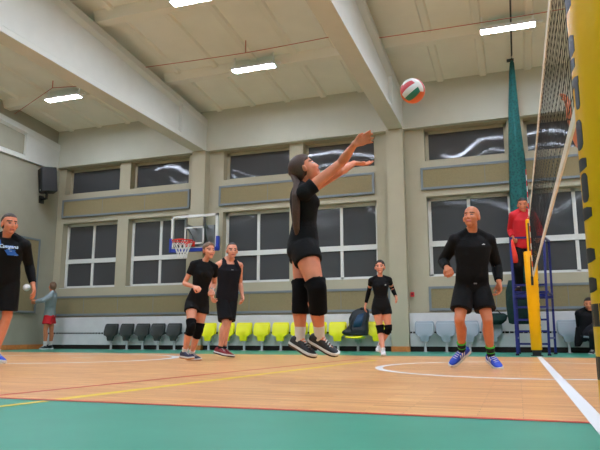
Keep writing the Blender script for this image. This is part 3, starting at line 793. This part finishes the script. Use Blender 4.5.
        B.ell(kn+fwd*.022*m, fwd*.04*m, d2.normalized()*.045*m, fwd.cross(d2).normalized()*.038*m)
        dn = d2.normalized(); fd = (to-(an+dn*.07*S)); fd = (fd).normalized(); dn = (dn-fd*dn.dot(fd)).normalized()
        ab = an + dn*.075*S; FT[side] = (ab, fd, dn, fd.cross(-dn).normalized(), kn, an)
        B.tube([an, ab-dn*.035*S+fd*.07*S, ab-dn*.025*S+fd*.15*S], [.032*m,.024*m,.014*m], 10, rnd=True); B.sph(ab-dn*.04*S-fd*.03*S, .022*m)
    vox = sp.get('vox', .0075)
    body = rpart(B, 'body', [sp['skin'], M_lip, M_eye, M_brow], root, vox, 2, .4)
    loc = root.location; me = body.data; mi = [0]*len(me.polygons)
    for i, f in enumerate(me.polygons):
        q = f.center + loc - hC; x, y, z = q.dot(hr_)/k, q.dot(hf)/k, q.dot(hu)/k
        if y > .045 and abs(x) < .07 and abs(z) < .13:
            if abs(x) < .025 and abs(z+.066) < .0075 and y > .07: mi[i] = 1
            elif ((abs(x)-.031)/.015)**2 + ((z-.002)/.0075)**2 < 1: mi[i] = 2
            elif abs(abs(x)-.033) < .021 and abs(z-.024-.15*(.033-abs(abs(x)-.033)*0)*.1) < .0055: mi[i] = 3
    me.polygons.foreach_set('material_index', mi)
    # hair
    if sp.get('hair'):
        hm, style = sp['hair']; hb = MB(); n, m = 36, 24; R = []
        for i in range(m+1):
            ph = -pi/2+pi*(i+.1)/(m+.2); ring = []
            for j in range(n):
                a = 2*pi*j/n; dx, dy, dz = cos(ph)*cos(a), cos(ph)*sin(a), sin(ph)
                # hairline: keep hair where z is above a line that drops towards the back
                lim = .36 if dy > .45 else (.36-.48*min(1, (.45-dy)/.45) if dy > 0 else -.12-.62*min(1, -dy/.55))
                if style == 'recede': lim += .22*(dy > .1)
                if sex == 'f': lim -= .14*(dy < .8)+.12*(abs(dx) > .35)
                g = max(0, min(1, (dz-lim)/.12+.5)); sc = .90+.155*g + (.03*g if style in ('full','long','bun','tight') else 0) - (.03*g if style == 'crop' else 0)
                ring.append(L(dx*.077*sc, -.012+dy*.098*sc, .038+(dz*.087*sc if dz > 0 else dz*.125*sc)))
            R.append(ring)
        hb.rings(R)
        h = rpart(hb, 'hair', hm, root, .007, 2, .4)
        if style == 'long':
            c = MB(); c.ell(L(0,-.105,.035), hr_*.028*k, hf*.024*k, hu*.026*k); tail = sp['tail']
            c.tube([L(0,-.10,.03)]+[V(q) for q in tail], [.022,.032,.036,.034,.028,.012][:len(tail)+1], 12, rnd=True); rpart(c, 'ponytail', hm, root, .008, 2)
        if style == 'bun':
            c = MB(); c.ell(L(0,-.118,.02), hr_*.04*k, hf*.034*k, hu*.04*k); rpart(c, 'hair_bun', hm, root, .008, 2)
    # ---- clothes
    def sleeve(mb, side, frac, inf, fin=0, cap=True):
        s = 1 if side == 'R' else -1; m = (1.0 if sex == 'm' else .84)*S*sp.get('arm', 1); sh, el, wr = J['sh'+side], J['el'+side], J['wr'+side]
        if cap: mb.sph(sh, .068*m+inf)
        pts = [sh]; rad = [.063*m+inf]
        if frac <= 1: pts += [sh+(el-sh)*frac*.5, sh+(el-sh)*frac]; rad += [.056*m+inf, .050*m+inf+fin]
        else:
            pts += [sh+(el-sh)*.5, el, el+(wr-el)*.3, el+(wr-el)*(frac-1)]; rad += [.053*m+inf,.044*m+inf,.045*m+inf,.030*m+inf+fin]
            mb.sph(el, .044*m+inf)
        mb.tube(pts, rad, 18)
    st = sp.get('shirt')
    shirt = None
    if st:
        c = MB(); inf = st.get('inf', .013); torso(c, st.get('hem', -.04), st.get('top', 1.0)*T/S, inf, st.get('flare', 0))
        if sex == 'f':
            for s in (-1, 1): c.ell(hc+u*.70*T+r*s*.06*S+fz*.085*S, r*.066*S, fz*.06*S, u*.066*S)
        elif st.get('sleeve'):
            for s in (-1, 1): c.ell(hc+u*.74*T+r*s*.075*S+fz*.07*S, r*.08*S, fz*.068*S, u*.066*S)
        if st.get('sleeve'):
            for sd in 'RL':
                sleeve(c, sd, st['sleeve'], inf, st.get('fin', 0))
                s = 1 if sd == 'R' else -1
                c.tube([J['sh'+sd]+u*.012*S, nk+u*(.022 if sex == 'm' else -.004)*S+r*s*.045*S-fz*.018*S], [.056*S*(1 if sex == 'm' else .84)+inf*.8, .040*S*(1 if sex == 'm' else .8)+inf], 14, rnd=True)
        else:
            for s in (-1, 1): c.tube([hc+u*.72*T+r*s*.115*S+fz*.085*S, hc+u*.88*T+r*s*.105*S+fz*.075*S, nk+u*.022*S+r*s*.095*S-fz*.012*S, hc+u*.88*T+r*s*.11*S-fz*.075*S, hc+u*.74*T+r*s*.12*S-fz*.07*S], [.05*S,.044*S,.036*S,.044*S,.05*S], 12, rnd=True)
        shirt = rpart(c, st.get('name', 'shirt'), st['mat'], root, .010, 3)
    so = sp.get('shorts')
    if so:
        c = MB(); inf = so.get('inf', .022); torso(c, -.11, .17, inf*.7)
        for s in (-1, 1): c.ell(hc-u*.045*S+hr*s*.07*S-fh*.06*S, hr*(.08*S+inf*.6), fh*(.075*S+inf*.6), u*(.085*S+inf*.5))
        for side in 'RL':
            hp, kn, an = J['hip'+side], J['kn'+side], J['an'+side]; fr = so['len']; m = S*sp.get('leg', 1)
            if fr <= 1: c.tube([hp+(hp-kn)*.05, hp, hp+(kn-hp)*fr*.5, hp+(kn-hp)*fr], [.080*m+inf*.7,.090*m+inf*.8,.086*m+inf+so.get('fl', .008)*.4,.080*m+inf+so.get('fl', .008)], 22)
            else:
                c.tube([hp, hp+(kn-hp)*.5, kn], [.094*m+inf,.082*m+inf,.062*m+inf], 20, rnd=True)
                c.tube([kn, kn+(an-kn)*.4, kn+(an-kn)*(fr-1)], [.062*m+inf,.058*m+inf,.05*m+inf], 18); c.sph(kn, .062*m+inf)
        rpart(c, so.get('name', 'shorts'), so['mat'], root, .010, 3)
    if sp.get('knee'):
        for side in 'RL':
            hp, kn, an = J['hip'+side], J['kn'+side], J['an'+side]; up_, dn_ = sp['knee']; ab, fd, dn, sd, _, _ = FT[side]; m = S
            f0 = fd-(an-kn)*fd.dot(an-kn)/(an-kn).length_squared; f0.normalize(); lg = sp.get('leg', 1)
            c = MB(); c.tube([kn+(hp-kn)*up_, kn+(hp-kn)*.1, kn, kn+(an-kn)*.1, kn+(an-kn)*dn_], [.085*m*lg,.075*m*lg,.071*m*lg,.069*m*lg,.068*m*lg], 20)
            c.ell(kn+f0*.035*m, f0*.045*m, (an-kn).normalized()*.09*m, f0.cross(an-kn).normalized()*.055*m)
            rpart(c, 'knee_pad', M_knee, root, .009, 2)
    if sp.get('arm_sleeve'):
        m = .84*S
        for side in 'RL':
            sh, el, wr = J['sh'+side], J['el'+side], J['wr'+side]; c = MB()
            c.tube([el+(sh-el)*.38, el, el+(wr-el)*.3, el+(wr-el)*.95], [.056*m,.050*m,.053*m,.038*m], 16); c.sph(el, .050*m)
            rpart(c, 'arm_sleeve', M_knee, root, .008, 2)
    if sp.get('wrist'):
        el, wr = J['el'+sp['wrist']], J['wr'+sp['wrist']]; d = (wr-el).normalized(); c = MB(); c.tube([wr-d*.03, wr-d*.005], .036*S, 14); pbuild(c, 'wristband', M_sockw, root, smooth='auto')
    sh_ = sp.get('shoe')
    if sh_:
        for side in 'RL':
            ab, fd, dn, sd, kn, an = FT[side]; m = S*sp.get('shoesize', 1.04 if sex == 'm' else 1.0)
            d2 = (kn-an)
            if sp.get('sock'):
                c = MB(); hgt = sp.get('sockh', .2); c.tube([ab-dn*.05*m, an, an+d2*hgt*.5, an+d2*hgt], [.042*S,.043*S,.045*S,.050*S], 16); k_ = pbuild(c, 'sock', sp['sock'], root, smooth='auto')
                if sp.get('sockband'):
                    c = MB(); c.tube([an+d2*(hgt-.03), an+d2*(hgt+.004)], .0515*S, 16); c.tube([an+d2*(hgt*.35), an+d2*(hgt*.42)], .0465*S, 16); pbuild(c, 'sock_stripe', M_lime, k_, smooth='auto')
            c = MB(); secs = []
            for f, w, h in ((-.078,.022,.055),(-.068,.034,.075),(-.03,.040,.088),(.02,.041,.090),(.055,.043,.078),(.10,.047,.058),(.15,.046,.044),(.185,.034,.034),(.20,.016,.022)):
                secs.append((ab+fd*f*m-dn*(h*.5-.004)*m, sd*w*m, -dn*h*.5*m))
            c.loft(secs, 18, p=2.5); c.tube([ab-dn*.05*m-fd*.012*m, an-dn*.012*m-fd*.008*m], [.042*m,.044*m], 16)
            shoe = rpart(c, 'shoe', sh_['mat'], root, .007, 2, .4)
            out = [(-.082,.018),(-.07,.036),(-.03,.042),(.03,.042),(.07,.046),(.11,.051),(.155,.049),(.19,.036),(.207,.014)]
            poly = [(f, w) for f, w in out]+[(f, -w) for f, w in out[::-1]]
            def rk(f): return .012*max(0, (f-.12)/.087)**2
            so_ = MB(); so_.rings([[ab+fd*f*m+sd*w*m-dn*(.012+rk(f))*m for f, w in poly],[ab+fd*f*m*1.01+sd*w*1.03*m+dn*(.006-rk(f))*m for f, w in poly],[ab+fd*f*m*.99+sd*w*.97*m+dn*(.022-rk(f))*m for f, w in poly]])
            pbuild(so_, 'sole', sh_.get('sole', M_solew), shoe, bevel=.004)
            if sh_.get('mid'):
                so_ = MB(); so_.rings([[ab+fd*f*m*1.01+sd*w*1.035*m-dn*(.016+rk(f))*m for f, w in poly],[ab+fd*f*m*1.015+sd*w*1.05*m+dn*(.004-rk(f))*m for f, w in poly]]); pbuild(so_, 'midsole', sh_['mid'], shoe, bevel=.003)
            lc = MB()
            for q in range(4):
                f = .045+.022*q; hh = .080-.011*q; lc.bar(ab+fd*f*m-sd*.022*m-dn*hh*m, ab+fd*(f+.006)*m+sd*.022*m-dn*hh*m, .007)
            pbuild(lc, 'laces', sh_.get('lace', M_solew), shoe)
            if sh_.get('stripes'):
                bv = BVHTree.FromPolygons([v.co for v in shoe.data.vertices], [tuple(p.vertices) for p in shoe.data.polygons]); sc = MB(); off = root.location
                for sg in (-1, 1):
                    for q in range(3):
                        pr = []
                        for tt in range(7):
                            hgt = .018+.055*tt/6; f = .075-.026*q-.02*tt/6
                            for e in (-.006,.006):
                                o_ = ab+fd*(f+e)*m-dn*hgt*m+sd*sg*.12-off; hit = bv.ray_cast(o_, -sd*sg)
                                if hit[0] is not None: pr.append(hit[0]+off+sd*sg*.0025)
                                else: pr.append(None)
                        for tt in range(6):
                            qd = [pr[2*tt],pr[2*tt+1],pr[2*tt+3],pr[2*tt+2]]
                            if None not in qd: sc.add(qd, [(0,1,2,3)])
                if sc.f: pbuild(sc, 'stripe', M_solew, shoe)
    info = dict(root=root, shirt=shirt, hc=hc, u=u, r=r, fz=fz, T=T, S=S, nk=nk, J=J)
    return info
def decal(P, name, tris_fn, m, cx, cz, sx):
    """lay flat artwork (x,z in units) on the shirt front at chest position cx (towards wearer's left), cz (fraction of torso)"""
    sh = P['shirt']; off = P['root'].location
    bv = BVHTree.FromPolygons([v.co for v in sh.data.vertices], [tuple(p.vertices) for p in sh.data.polygons])
    vs, fs = tris_fn; c = MB(); out = []
    for x, z in vs:
        o_ = P['hc']+P['u']*cz*P['T']-P['r']*(cx+x*sx)+P['u']*z*sx+P['fz']*.5-off
        h = bv.ray_cast(o_, -P['fz']); out.append((h[0] if h[0] is not None else o_-P['fz']*.36)+off+P['fz']*.004)
    c.add(out, fs); return pbuild(c, name, m, sh)
def grid_art(poly_rects):
    vs, fs = [], []
    for x0,x1,z0,z1_,sk in poly_rects:
        n = 8
        for k in range(n+1):
            x = x0+(x1-x0)*k/n; vs += [(x+sk*z0, z0), (x+sk*z1_, z1_)]
        b = len(vs)-2*(n+1); fs += [(b+2*k, b+2*k+2, b+2*k+3, b+2*k+1) for k in range(n)]
    return vs, fs
def text_art(s):
    cu = bpy.data.curves.new('t', 'FONT'); cu.body = s; cu.align_x = 'CENTER'; cu.resolution_u = 2; cu.offset = .012
    o = bpy.data.objects.new('t', cu); COL.objects.link(o); dg = bpy.context.evaluated_depsgraph_get()
    me = bpy.data.meshes.new_from_object(o.evaluated_get(dg)); bpy.data.objects.remove(o)
    bm = bmesh.new(); bm.from_mesh(me); bmesh.ops.triangulate(bm, faces=bm.faces)
    vs = [(v.co.x, v.co.y) for v in bm.verts]; bm.verts.ensure_lookup_table(); fs = [tuple(v.index for v in f.verts) for f in bm.faces]; bm.free(); bpy.data.meshes.remove(me)
    return vs, fs
POSES = {
 'right_man': {'neck': (-0.424, 7.052, 1.491), 'head': (-0.417, 6.999, 1.671), 'shR': (-0.608, 7.025, 1.405), 'shL': (-0.243, 7.135, 1.39), 'hipR': (-0.555, 7.112, 0.933), 'hipL': (-0.362, 7.18, 0.933), 'elR': (-0.773, 7.182, 1.212), 'wrR': (-0.708, 6.951, 1.105), 'knR': (-0.599, 6.963, 0.528), 'anR': (-0.61, 7.229, 0.197), 'elL': (-0.186, 7.311, 1.156), 'wrL': (-0.167, 7.152, 0.948), 'knL': (-0.307, 7.036, 0.526), 'anL': (-0.299, 7.212, 0.14), 'toeR': (-0.734, 7.209, 0.038), 'toeL': (-0.207, 7.084, 0.012)},
 'far_woman': {'neck': (-2.182, 10.305, 1.35), 'head': (-2.168, 10.259, 1.504), 'shR': (-2.31, 10.27, 1.291), 'shL': (-2.039, 10.366, 1.291), 'hipR': (-2.265, 10.372, 0.842), 'hipL': (-2.124, 10.422, 0.842), 'elR': (-2.414, 10.45, 1.125), 'wrR': (-2.475, 10.447, 0.899), 'knR': (-2.217, 10.385, 0.458), 'anR': (-2.155, 10.27, 0.103), 'elL': (-2.026, 10.592, 1.151), 'wrL': (-1.941, 10.426, 1.009), 'knL': (-2.085, 10.432, 0.457), 'anL': (-2.28, 10.584, 0.171), 'toeR': (-2.114, 10.106, 0.043), 'toeL': (-2.257, 10.425, 0.09)},
 'left_woman': {'neck': (-4.264, 7.884, 1.427), 'head': (-4.185, 7.852, 1.574), 'shR': (-4.385, 7.794, 1.334), 'shL': (-4.171, 7.995, 1.302), 'hipR': (-4.471, 7.89, 0.841), 'hipL': (-4.336, 8.005, 0.83), 'elR': (-4.538, 7.787, 1.105), 'wrR': (-4.321, 7.698, 1.042), 'knR': (-4.383, 7.741, 0.479), 'anR': (-4.529, 7.833, 0.127), 'elL': (-4.248, 8.169, 1.104), 'wrL': (-4.184, 7.957, 1.006), 'knL': (-4.39, 7.977, 0.433), 'anL': (-4.553, 8.079, 0.091), 'toeR': (-4.373, 7.762, 0.054), 'toeL': (-4.391, 8.015, 0.024)},
 'tank_man': {'neck': (-4.432, 9.037, 1.57), 'head': (-4.37, 8.996, 1.729), 'shR': (-4.555, 8.902, 1.486), 'shL': (-4.332, 9.157, 1.462), 'hipR': (-4.555, 9.052, 0.98), 'hipL': (-4.459, 9.192, 0.986), 'elR': (-4.727, 8.963, 1.25), 'wrR': (-4.649, 8.862, 1.02), 'knR': (-4.443, 8.956, 0.571), 'anR': (-4.511, 8.91, 0.154), 'elL': (-4.369, 9.325, 1.218), 'wrL': (-4.268, 9.204, 1.007), 'knL': (-4.448, 9.057, 0.573), 'anL': (-4.495, 9.022, 0.152), 'toeR': (-4.346, 8.87, 0.046), 'toeL': (-4.332, 9.024, 0.033)},
 'jumper': {'neck': (-1.6, 4.593, 1.587), 'head': (-1.575, 4.578, 1.713), 'shR': (-1.468, 4.493, 1.561), 'shL': (-1.585, 4.741, 1.629), 'hipR': (-1.586, 4.585, 1.086), 'hipL': (-1.651, 4.772, 1.115), 'elR': (-1.259, 4.556, 1.732), 'wrR': (-1.101, 4.396, 1.825), 'knR': (-1.446, 4.484, 0.722), 'anR': (-1.477, 4.637, 0.359), 'elL': (-1.329, 4.784, 1.728), 'wrL': (-1.26, 4.985, 1.847), 'knL': (-1.626, 4.634, 0.736), 'anL': (-1.649, 4.661, 0.344), 'toeR': (-1.346, 4.67, 0.229), 'toeL': (-1.517, 4.631, 0.213)},
 'left_man': {'neck': (-5.719, 5.627, 1.527), 'head': (-5.664, 5.586, 1.676), 'shR': (-5.883, 5.56, 1.459), 'shL': (-5.571, 5.725, 1.454), 'hipR': (-5.891, 5.66, 1.036), 'hipL': (-5.733, 5.747, 1.038), 'elR': (-6.084, 5.642, 1.247), 'wrR': (-5.927, 5.574, 1.042), 'knR': (-5.937, 5.626, 0.598), 'anR': (-5.994, 5.69, 0.175), 'elL': (-5.638, 5.917, 1.228), 'wrL': (-5.533, 5.895, 0.984), 'knL': (-5.746, 5.749, 0.597), 'anL': (-5.802, 5.675, 0.175), 'toeR': (-5.816, 5.676, 0.073), 'toeL': (-5.629, 5.633, 0.072)},
 'wall_man': {'neck': (-11.294, 12.724, 1.445), 'head': (-11.278, 12.703, 1.585), 'shR': (-11.39, 12.893, 1.398), 'shL': (-11.238, 12.596, 1.372), 'hipR': (-11.422, 12.868, 0.9), 'hipL': (-11.355, 12.721, 0.895), 'elR': (-11.645, 12.87, 1.279), 'wrR': (-11.7, 12.632, 1.235), 'knR': (-11.391, 12.899, 0.491), 'anR': (-11.432, 12.948, 0.095), 'elL': (-11.242, 12.358, 1.22), 'wrL': (-11.489, 12.372, 1.192), 'knL': (-11.368, 12.659, 0.489), 'anL': (-11.396, 12.712, 0.092), 'toeR': (-11.609, 12.974, 0.03), 'toeL': (-11.372, 12.536, 0.024)},
 'referee': {'neck': (0.221, 11.726, 2.587), 'head': (0.221, 11.671, 2.707), 'shR': (0.058, 11.688, 2.487), 'shL': (0.39, 11.802, 2.505), 'hipR': (0.096, 11.8, 1.969), 'hipL': (0.27, 11.861, 1.969), 'elR': (-0.017, 11.878, 2.288), 'wrR': (0.015, 11.696, 2.117), 'knR': (0.08, 11.687, 1.57), 'anR': (0.078, 11.928, 1.242), 'elL': (0.491, 11.942, 2.278), 'wrL': (0.474, 11.763, 2.102), 'knL': (0.26, 11.749, 1.569), 'anL': (0.26, 11.989, 1.242), 'toeR': (0.039, 11.75, 1.176), 'toeL': (0.27, 11.808, 1.174)},
 'seated_man': {'neck': (1.311, 13.043, 0.807), 'head': (1.322, 12.97, 0.928), 'shR': (1.18, 13.007, 0.75), 'shL': (1.481, 13.114, 0.749), 'hipR': (1.209, 12.986, 0.35), 'hipL': (1.354, 13.037, 0.349), 'elR': (1.142, 13.107, 0.483), 'wrR': (1.302, 12.915, 0.519), 'knR': (1.457, 12.725, 0.562), 'anR': (1.377, 12.396, 0.333), 'elL': (1.54, 13.202, 0.482), 'wrL': (1.482, 12.962, 0.537), 'knL': (1.322, 12.622, 0.387), 'anL': (1.317, 12.891, 0.08), 'toeR': (1.327, 12.222, 0.263), 'toeL': (1.26, 12.719, 0.011)},
 'blocker': {'neck': (0.804, 5.287, 1.837), 'head': (0.792, 5.249, 2.012), 'shR': (0.975, 5.452, 1.85), 'shL': (0.645, 5.131, 1.792), 'hipR': (0.837, 5.464, 1.25), 'hipL': (0.767, 5.335, 1.232), 'elR': (1.078, 5.484, 2.125), 'wrR': (0.979, 5.417, 2.355), 'knR': (0.958, 5.54, 0.844), 'anR': (0.922, 5.548, 0.426), 'elL': (0.584, 5.375, 1.946), 'wrL': (0.51, 5.3, 2.184), 'knL': (0.888, 5.462, 0.839), 'anL': (0.853, 5.47, 0.421), 'toeR': (0.832, 5.522, 0.249), 'toeL': (0.75, 5.449, 0.251)},
}
TAIL = [(-1.619, 4.511, 1.586), (-1.610, 4.461, 1.467), (-1.614, 4.473, 1.339), (-1.622, 4.505, 1.215), (-1.625, 4.540, 1.139)]
def run_people():
    P = person('person', 'bald player in black long sleeves, black shorts and blue shoes looking up at right', POSES['right_man'], 1.82, 164, 11, dict(skin=M_skinT, bulk=1.06, arm=1.06,
        shirt=dict(mat=M_cloth, sleeve=1.93, inf=.014, hem=-.02, top=1.03), shorts=dict(mat=M_cloth2, len=.72, inf=.020, fl=.020),
        shoe=dict(mat=M_shoeB, sole=M_solew, stripes=True), sock=M_sockb, sockh=.27, sockband=True, curlR=1.15, curlL=.75, hdR=(.25,-.8,-.35), pnR=(.3,.1,-.95), hdL=(.05,-.1,-1), pnL=(-.8,-.4,0)), 'm')
    decal(P, 'logo', grid_art([(-1,1,-.15,.15,0),(-.3,.3,.2,.5,.6)]), M_win, .095, .80, .018)
    decal(P, 'hem_tag', grid_art([(-1,1,-.4,.4,0)]), M_pframe, .005, .035, .018)
    P = person('person', 'woman in black with long black arm sleeves and knee pads walking near the yellow seats', POSES['far_woman'], 1.62, 186, 4, dict(skin=M_skin, hair=(M_hairD,'tight'),
        shirt=dict(mat=M_cloth, sleeve=.42, inf=.008, hem=.03), shorts=dict(mat=M_cloth2, len=.32, inf=.016, fl=.010), knee=(.20,.22), arm_sleeve=True,
        shoe=dict(mat=M_shoeW, sole=M_solew), sock=M_sockw, sockh=.10, curlR=.5, curlL=.4), 'f')
    decal(P, 'logo', grid_art([(-1,1,-.5,.5,0)]), M_win, .07, .74, .012)
    P = person('person', 'woman in black t-shirt and knee pads with clenched fists beside the tank top man', POSES['left_woman'], 1.68, -128, 3, dict(skin=M_skin, hair=(M_hairL,'bun'),
        shirt=dict(mat=M_cloth, sleeve=.50, inf=.009, hem=.0), shorts=dict(mat=M_cloth2, len=.34, inf=.018, fl=.018), knee=(.28,.30),
        shoe=dict(mat=M_shoeN, sole=M_soleg, mid=M_solew), shoesize=1.1, sock=M_sockw, sockh=.15, curlR=1.2, curlL=1.1, wrist='L', pnR=(.2,.5,-.8), pnL=(0,.6,-.7)), 'f')
    P = person('person', 'man in dark tank top and long black shorts standing behind the woman with clenched hands', POSES['tank_man'], 1.82, -142, 1, dict(skin=M_skin, hair=(M_hairD,'recede'), bulk=1.06,
        shirt=dict(mat=M_cloth3, sleeve=None, inf=.012, hem=-.10, top=.92, name='tank_top', flare=.01), shorts=dict(mat=M_cloth2, len=.93, inf=.018, fl=.020),
        shoe=dict(mat=M_shoeR, sole=M_soled, mid=M_solew), sock=M_sockb, sockh=.08, curlR=.9, curlL=.6), 'm')
    decal(P, 'logo', grid_art([(-1,1,-.25,.25,0)]), M_pframe, 0, .78, .02)
    P = person('person', 'woman in black jumping with both arms stretched up to the ball, seen from the side', POSES['jumper'], 1.69, -72, 34, dict(skin=M_skinR, hair=(M_hairB,'long'), tail=TAIL, arm=1.12, leg=1.16, ground=.2,
        shirt=dict(mat=M_cloth, sleeve=.26, inf=.011, hem=.03, flare=.01, fin=.012), shorts=dict(mat=M_cloth2, len=.37, inf=.028, fl=.0), knee=(.16,.50),
        shoe=dict(mat=M_shoeK, sole=M_soled, mid=M_solew), sock=M_sockw, sockh=.24, curlR=.5, curlL=.3, pnR=(.35,-.85,-.3), pnL=(.2,-.35,.85), hdR=(.85,.25,.42), hdL=(.93,.33,-.12), spread=.25), 'f')
    P = person('person', 'man in black long-sleeved shirt with a blue and white print, cut by the left edge', POSES['left_man'], 1.85, -112, 1, dict(skin=M_skinR, hair=(M_hairG,'crop'), bulk=1.08, shw=.40,
        shirt=dict(mat=M_cloth, sleeve=1.93, inf=.013, hem=-.06), shorts=dict(mat=M_cloth2, len=.86, inf=.018, fl=.012),
        shoe=dict(mat=M_shoeB, sole=M_solew), sock=M_sockw, sockh=.10, curlR=.5, curlL=.45), 'm')
    bl = mat('print_blue', (38,104,196), .7); lb = mat('print_light', (206,222,238), .7)
    decal(P, 'blue_print', grid_art([(-1.25,-.35,.22,.75,-.7),(-.25,.75,-.85,-.30,-.7),(.0,.9,-.28,.2,-.6)]), bl, .035, .80, .105)
    decal(P, 'white_print', grid_art([(-.85,-.65,.2,.7,-1.1),(.05,.3,-.85,-.35,-1.1)]), lb, .035, .80, .107)
    decal(P, 'lettering', text_art('Camgana'), lb, .065, .785, .055)
    P = person('person', 'person in grey sweatshirt and red shorts facing the left wall in the far corner', POSES['wall_man'], 1.72, 62, 14, dict(skin=M_skinT, hair=(M_hairL,'full'),
        shirt=dict(mat=M_grey, sleeve=1.9, inf=.016, hem=-.10, name='sweatshirt', flare=.01), shorts=dict(mat=M_red, len=.62, inf=.022, fl=.02),
        shoe=dict(mat=M_shoeK, sole=M_solew), sock=M_sockw, sockh=.30, curlR=.3, curlL=.3, vox=.009), 'm')
    P = person('person', 'referee in a red jacket and black trousers standing up on the blue stand', POSES['referee'], 1.74, 178, -6, dict(skin=M_skinT, hair=(M_hairD,'full'), ground=1.13,
        shirt=dict(mat=M_red, sleeve=1.9, inf=.022, hem=-.04, name='jacket', flare=.008), shorts=dict(mat=M_coat, len=1.92, inf=.022, name='trousers'),
        shoe=dict(mat=M_shoeK, sole=M_soled), curlR=1.2, curlL=1.2, vox=.009), 'm')
    P = person('person', 'spectator in a dark coat sitting with crossed legs at the right edge', POSES['seated_man'], 1.75, 170, -2, dict(skin=M_skinT, hair=(M_hairD,'full'),
        shirt=dict(mat=M_coat, sleeve=1.9, inf=.022, hem=-.09, name='coat', flare=.01), shorts=dict(mat=M_jeans, len=1.88, inf=.018, name='trousers'),
        shoe=dict(mat=M_shoeK, sole=M_solew), curlR=.6, curlL=.6, vox=.009), 'm')
    c = MB(); c.loft([((1.14,13.06,.50),(.08,0,0),(0,.10,0)),((1.12,13.02,.36),(.085,0,0),(0,.10,0)),((1.09,12.98,.22),(.08,0,0),(0,.08,0)),((1.06,12.97,.13),(.05,0,0),(0,.05,0))], 14); rpart(c, 'coat_tail', M_coat, P['shirt'], .012, 2)
    P = person('person', 'blocking player behind the net, only a raised arm showing beside the near post', POSES['blocker'], 1.80, 92, 18, dict(skin=M_skinR, hair=(M_hairD,'crop'), ground=.2,
        shirt=dict(mat=M_red, sleeve=.45, inf=.013, hem=-.05), shorts=dict(mat=M_cloth2, len=.8, inf=.026, fl=.016),
        shoe=dict(mat=M_shoeK, sole=M_solew), sock=M_sockw, sockh=.2, curlR=.2, curlL=.5, hdL=(.06,-.05,1), pnR=(-.9,0,-.3), pnL=(-.9,0,-.3), vox=.009), 'm')
run_people()
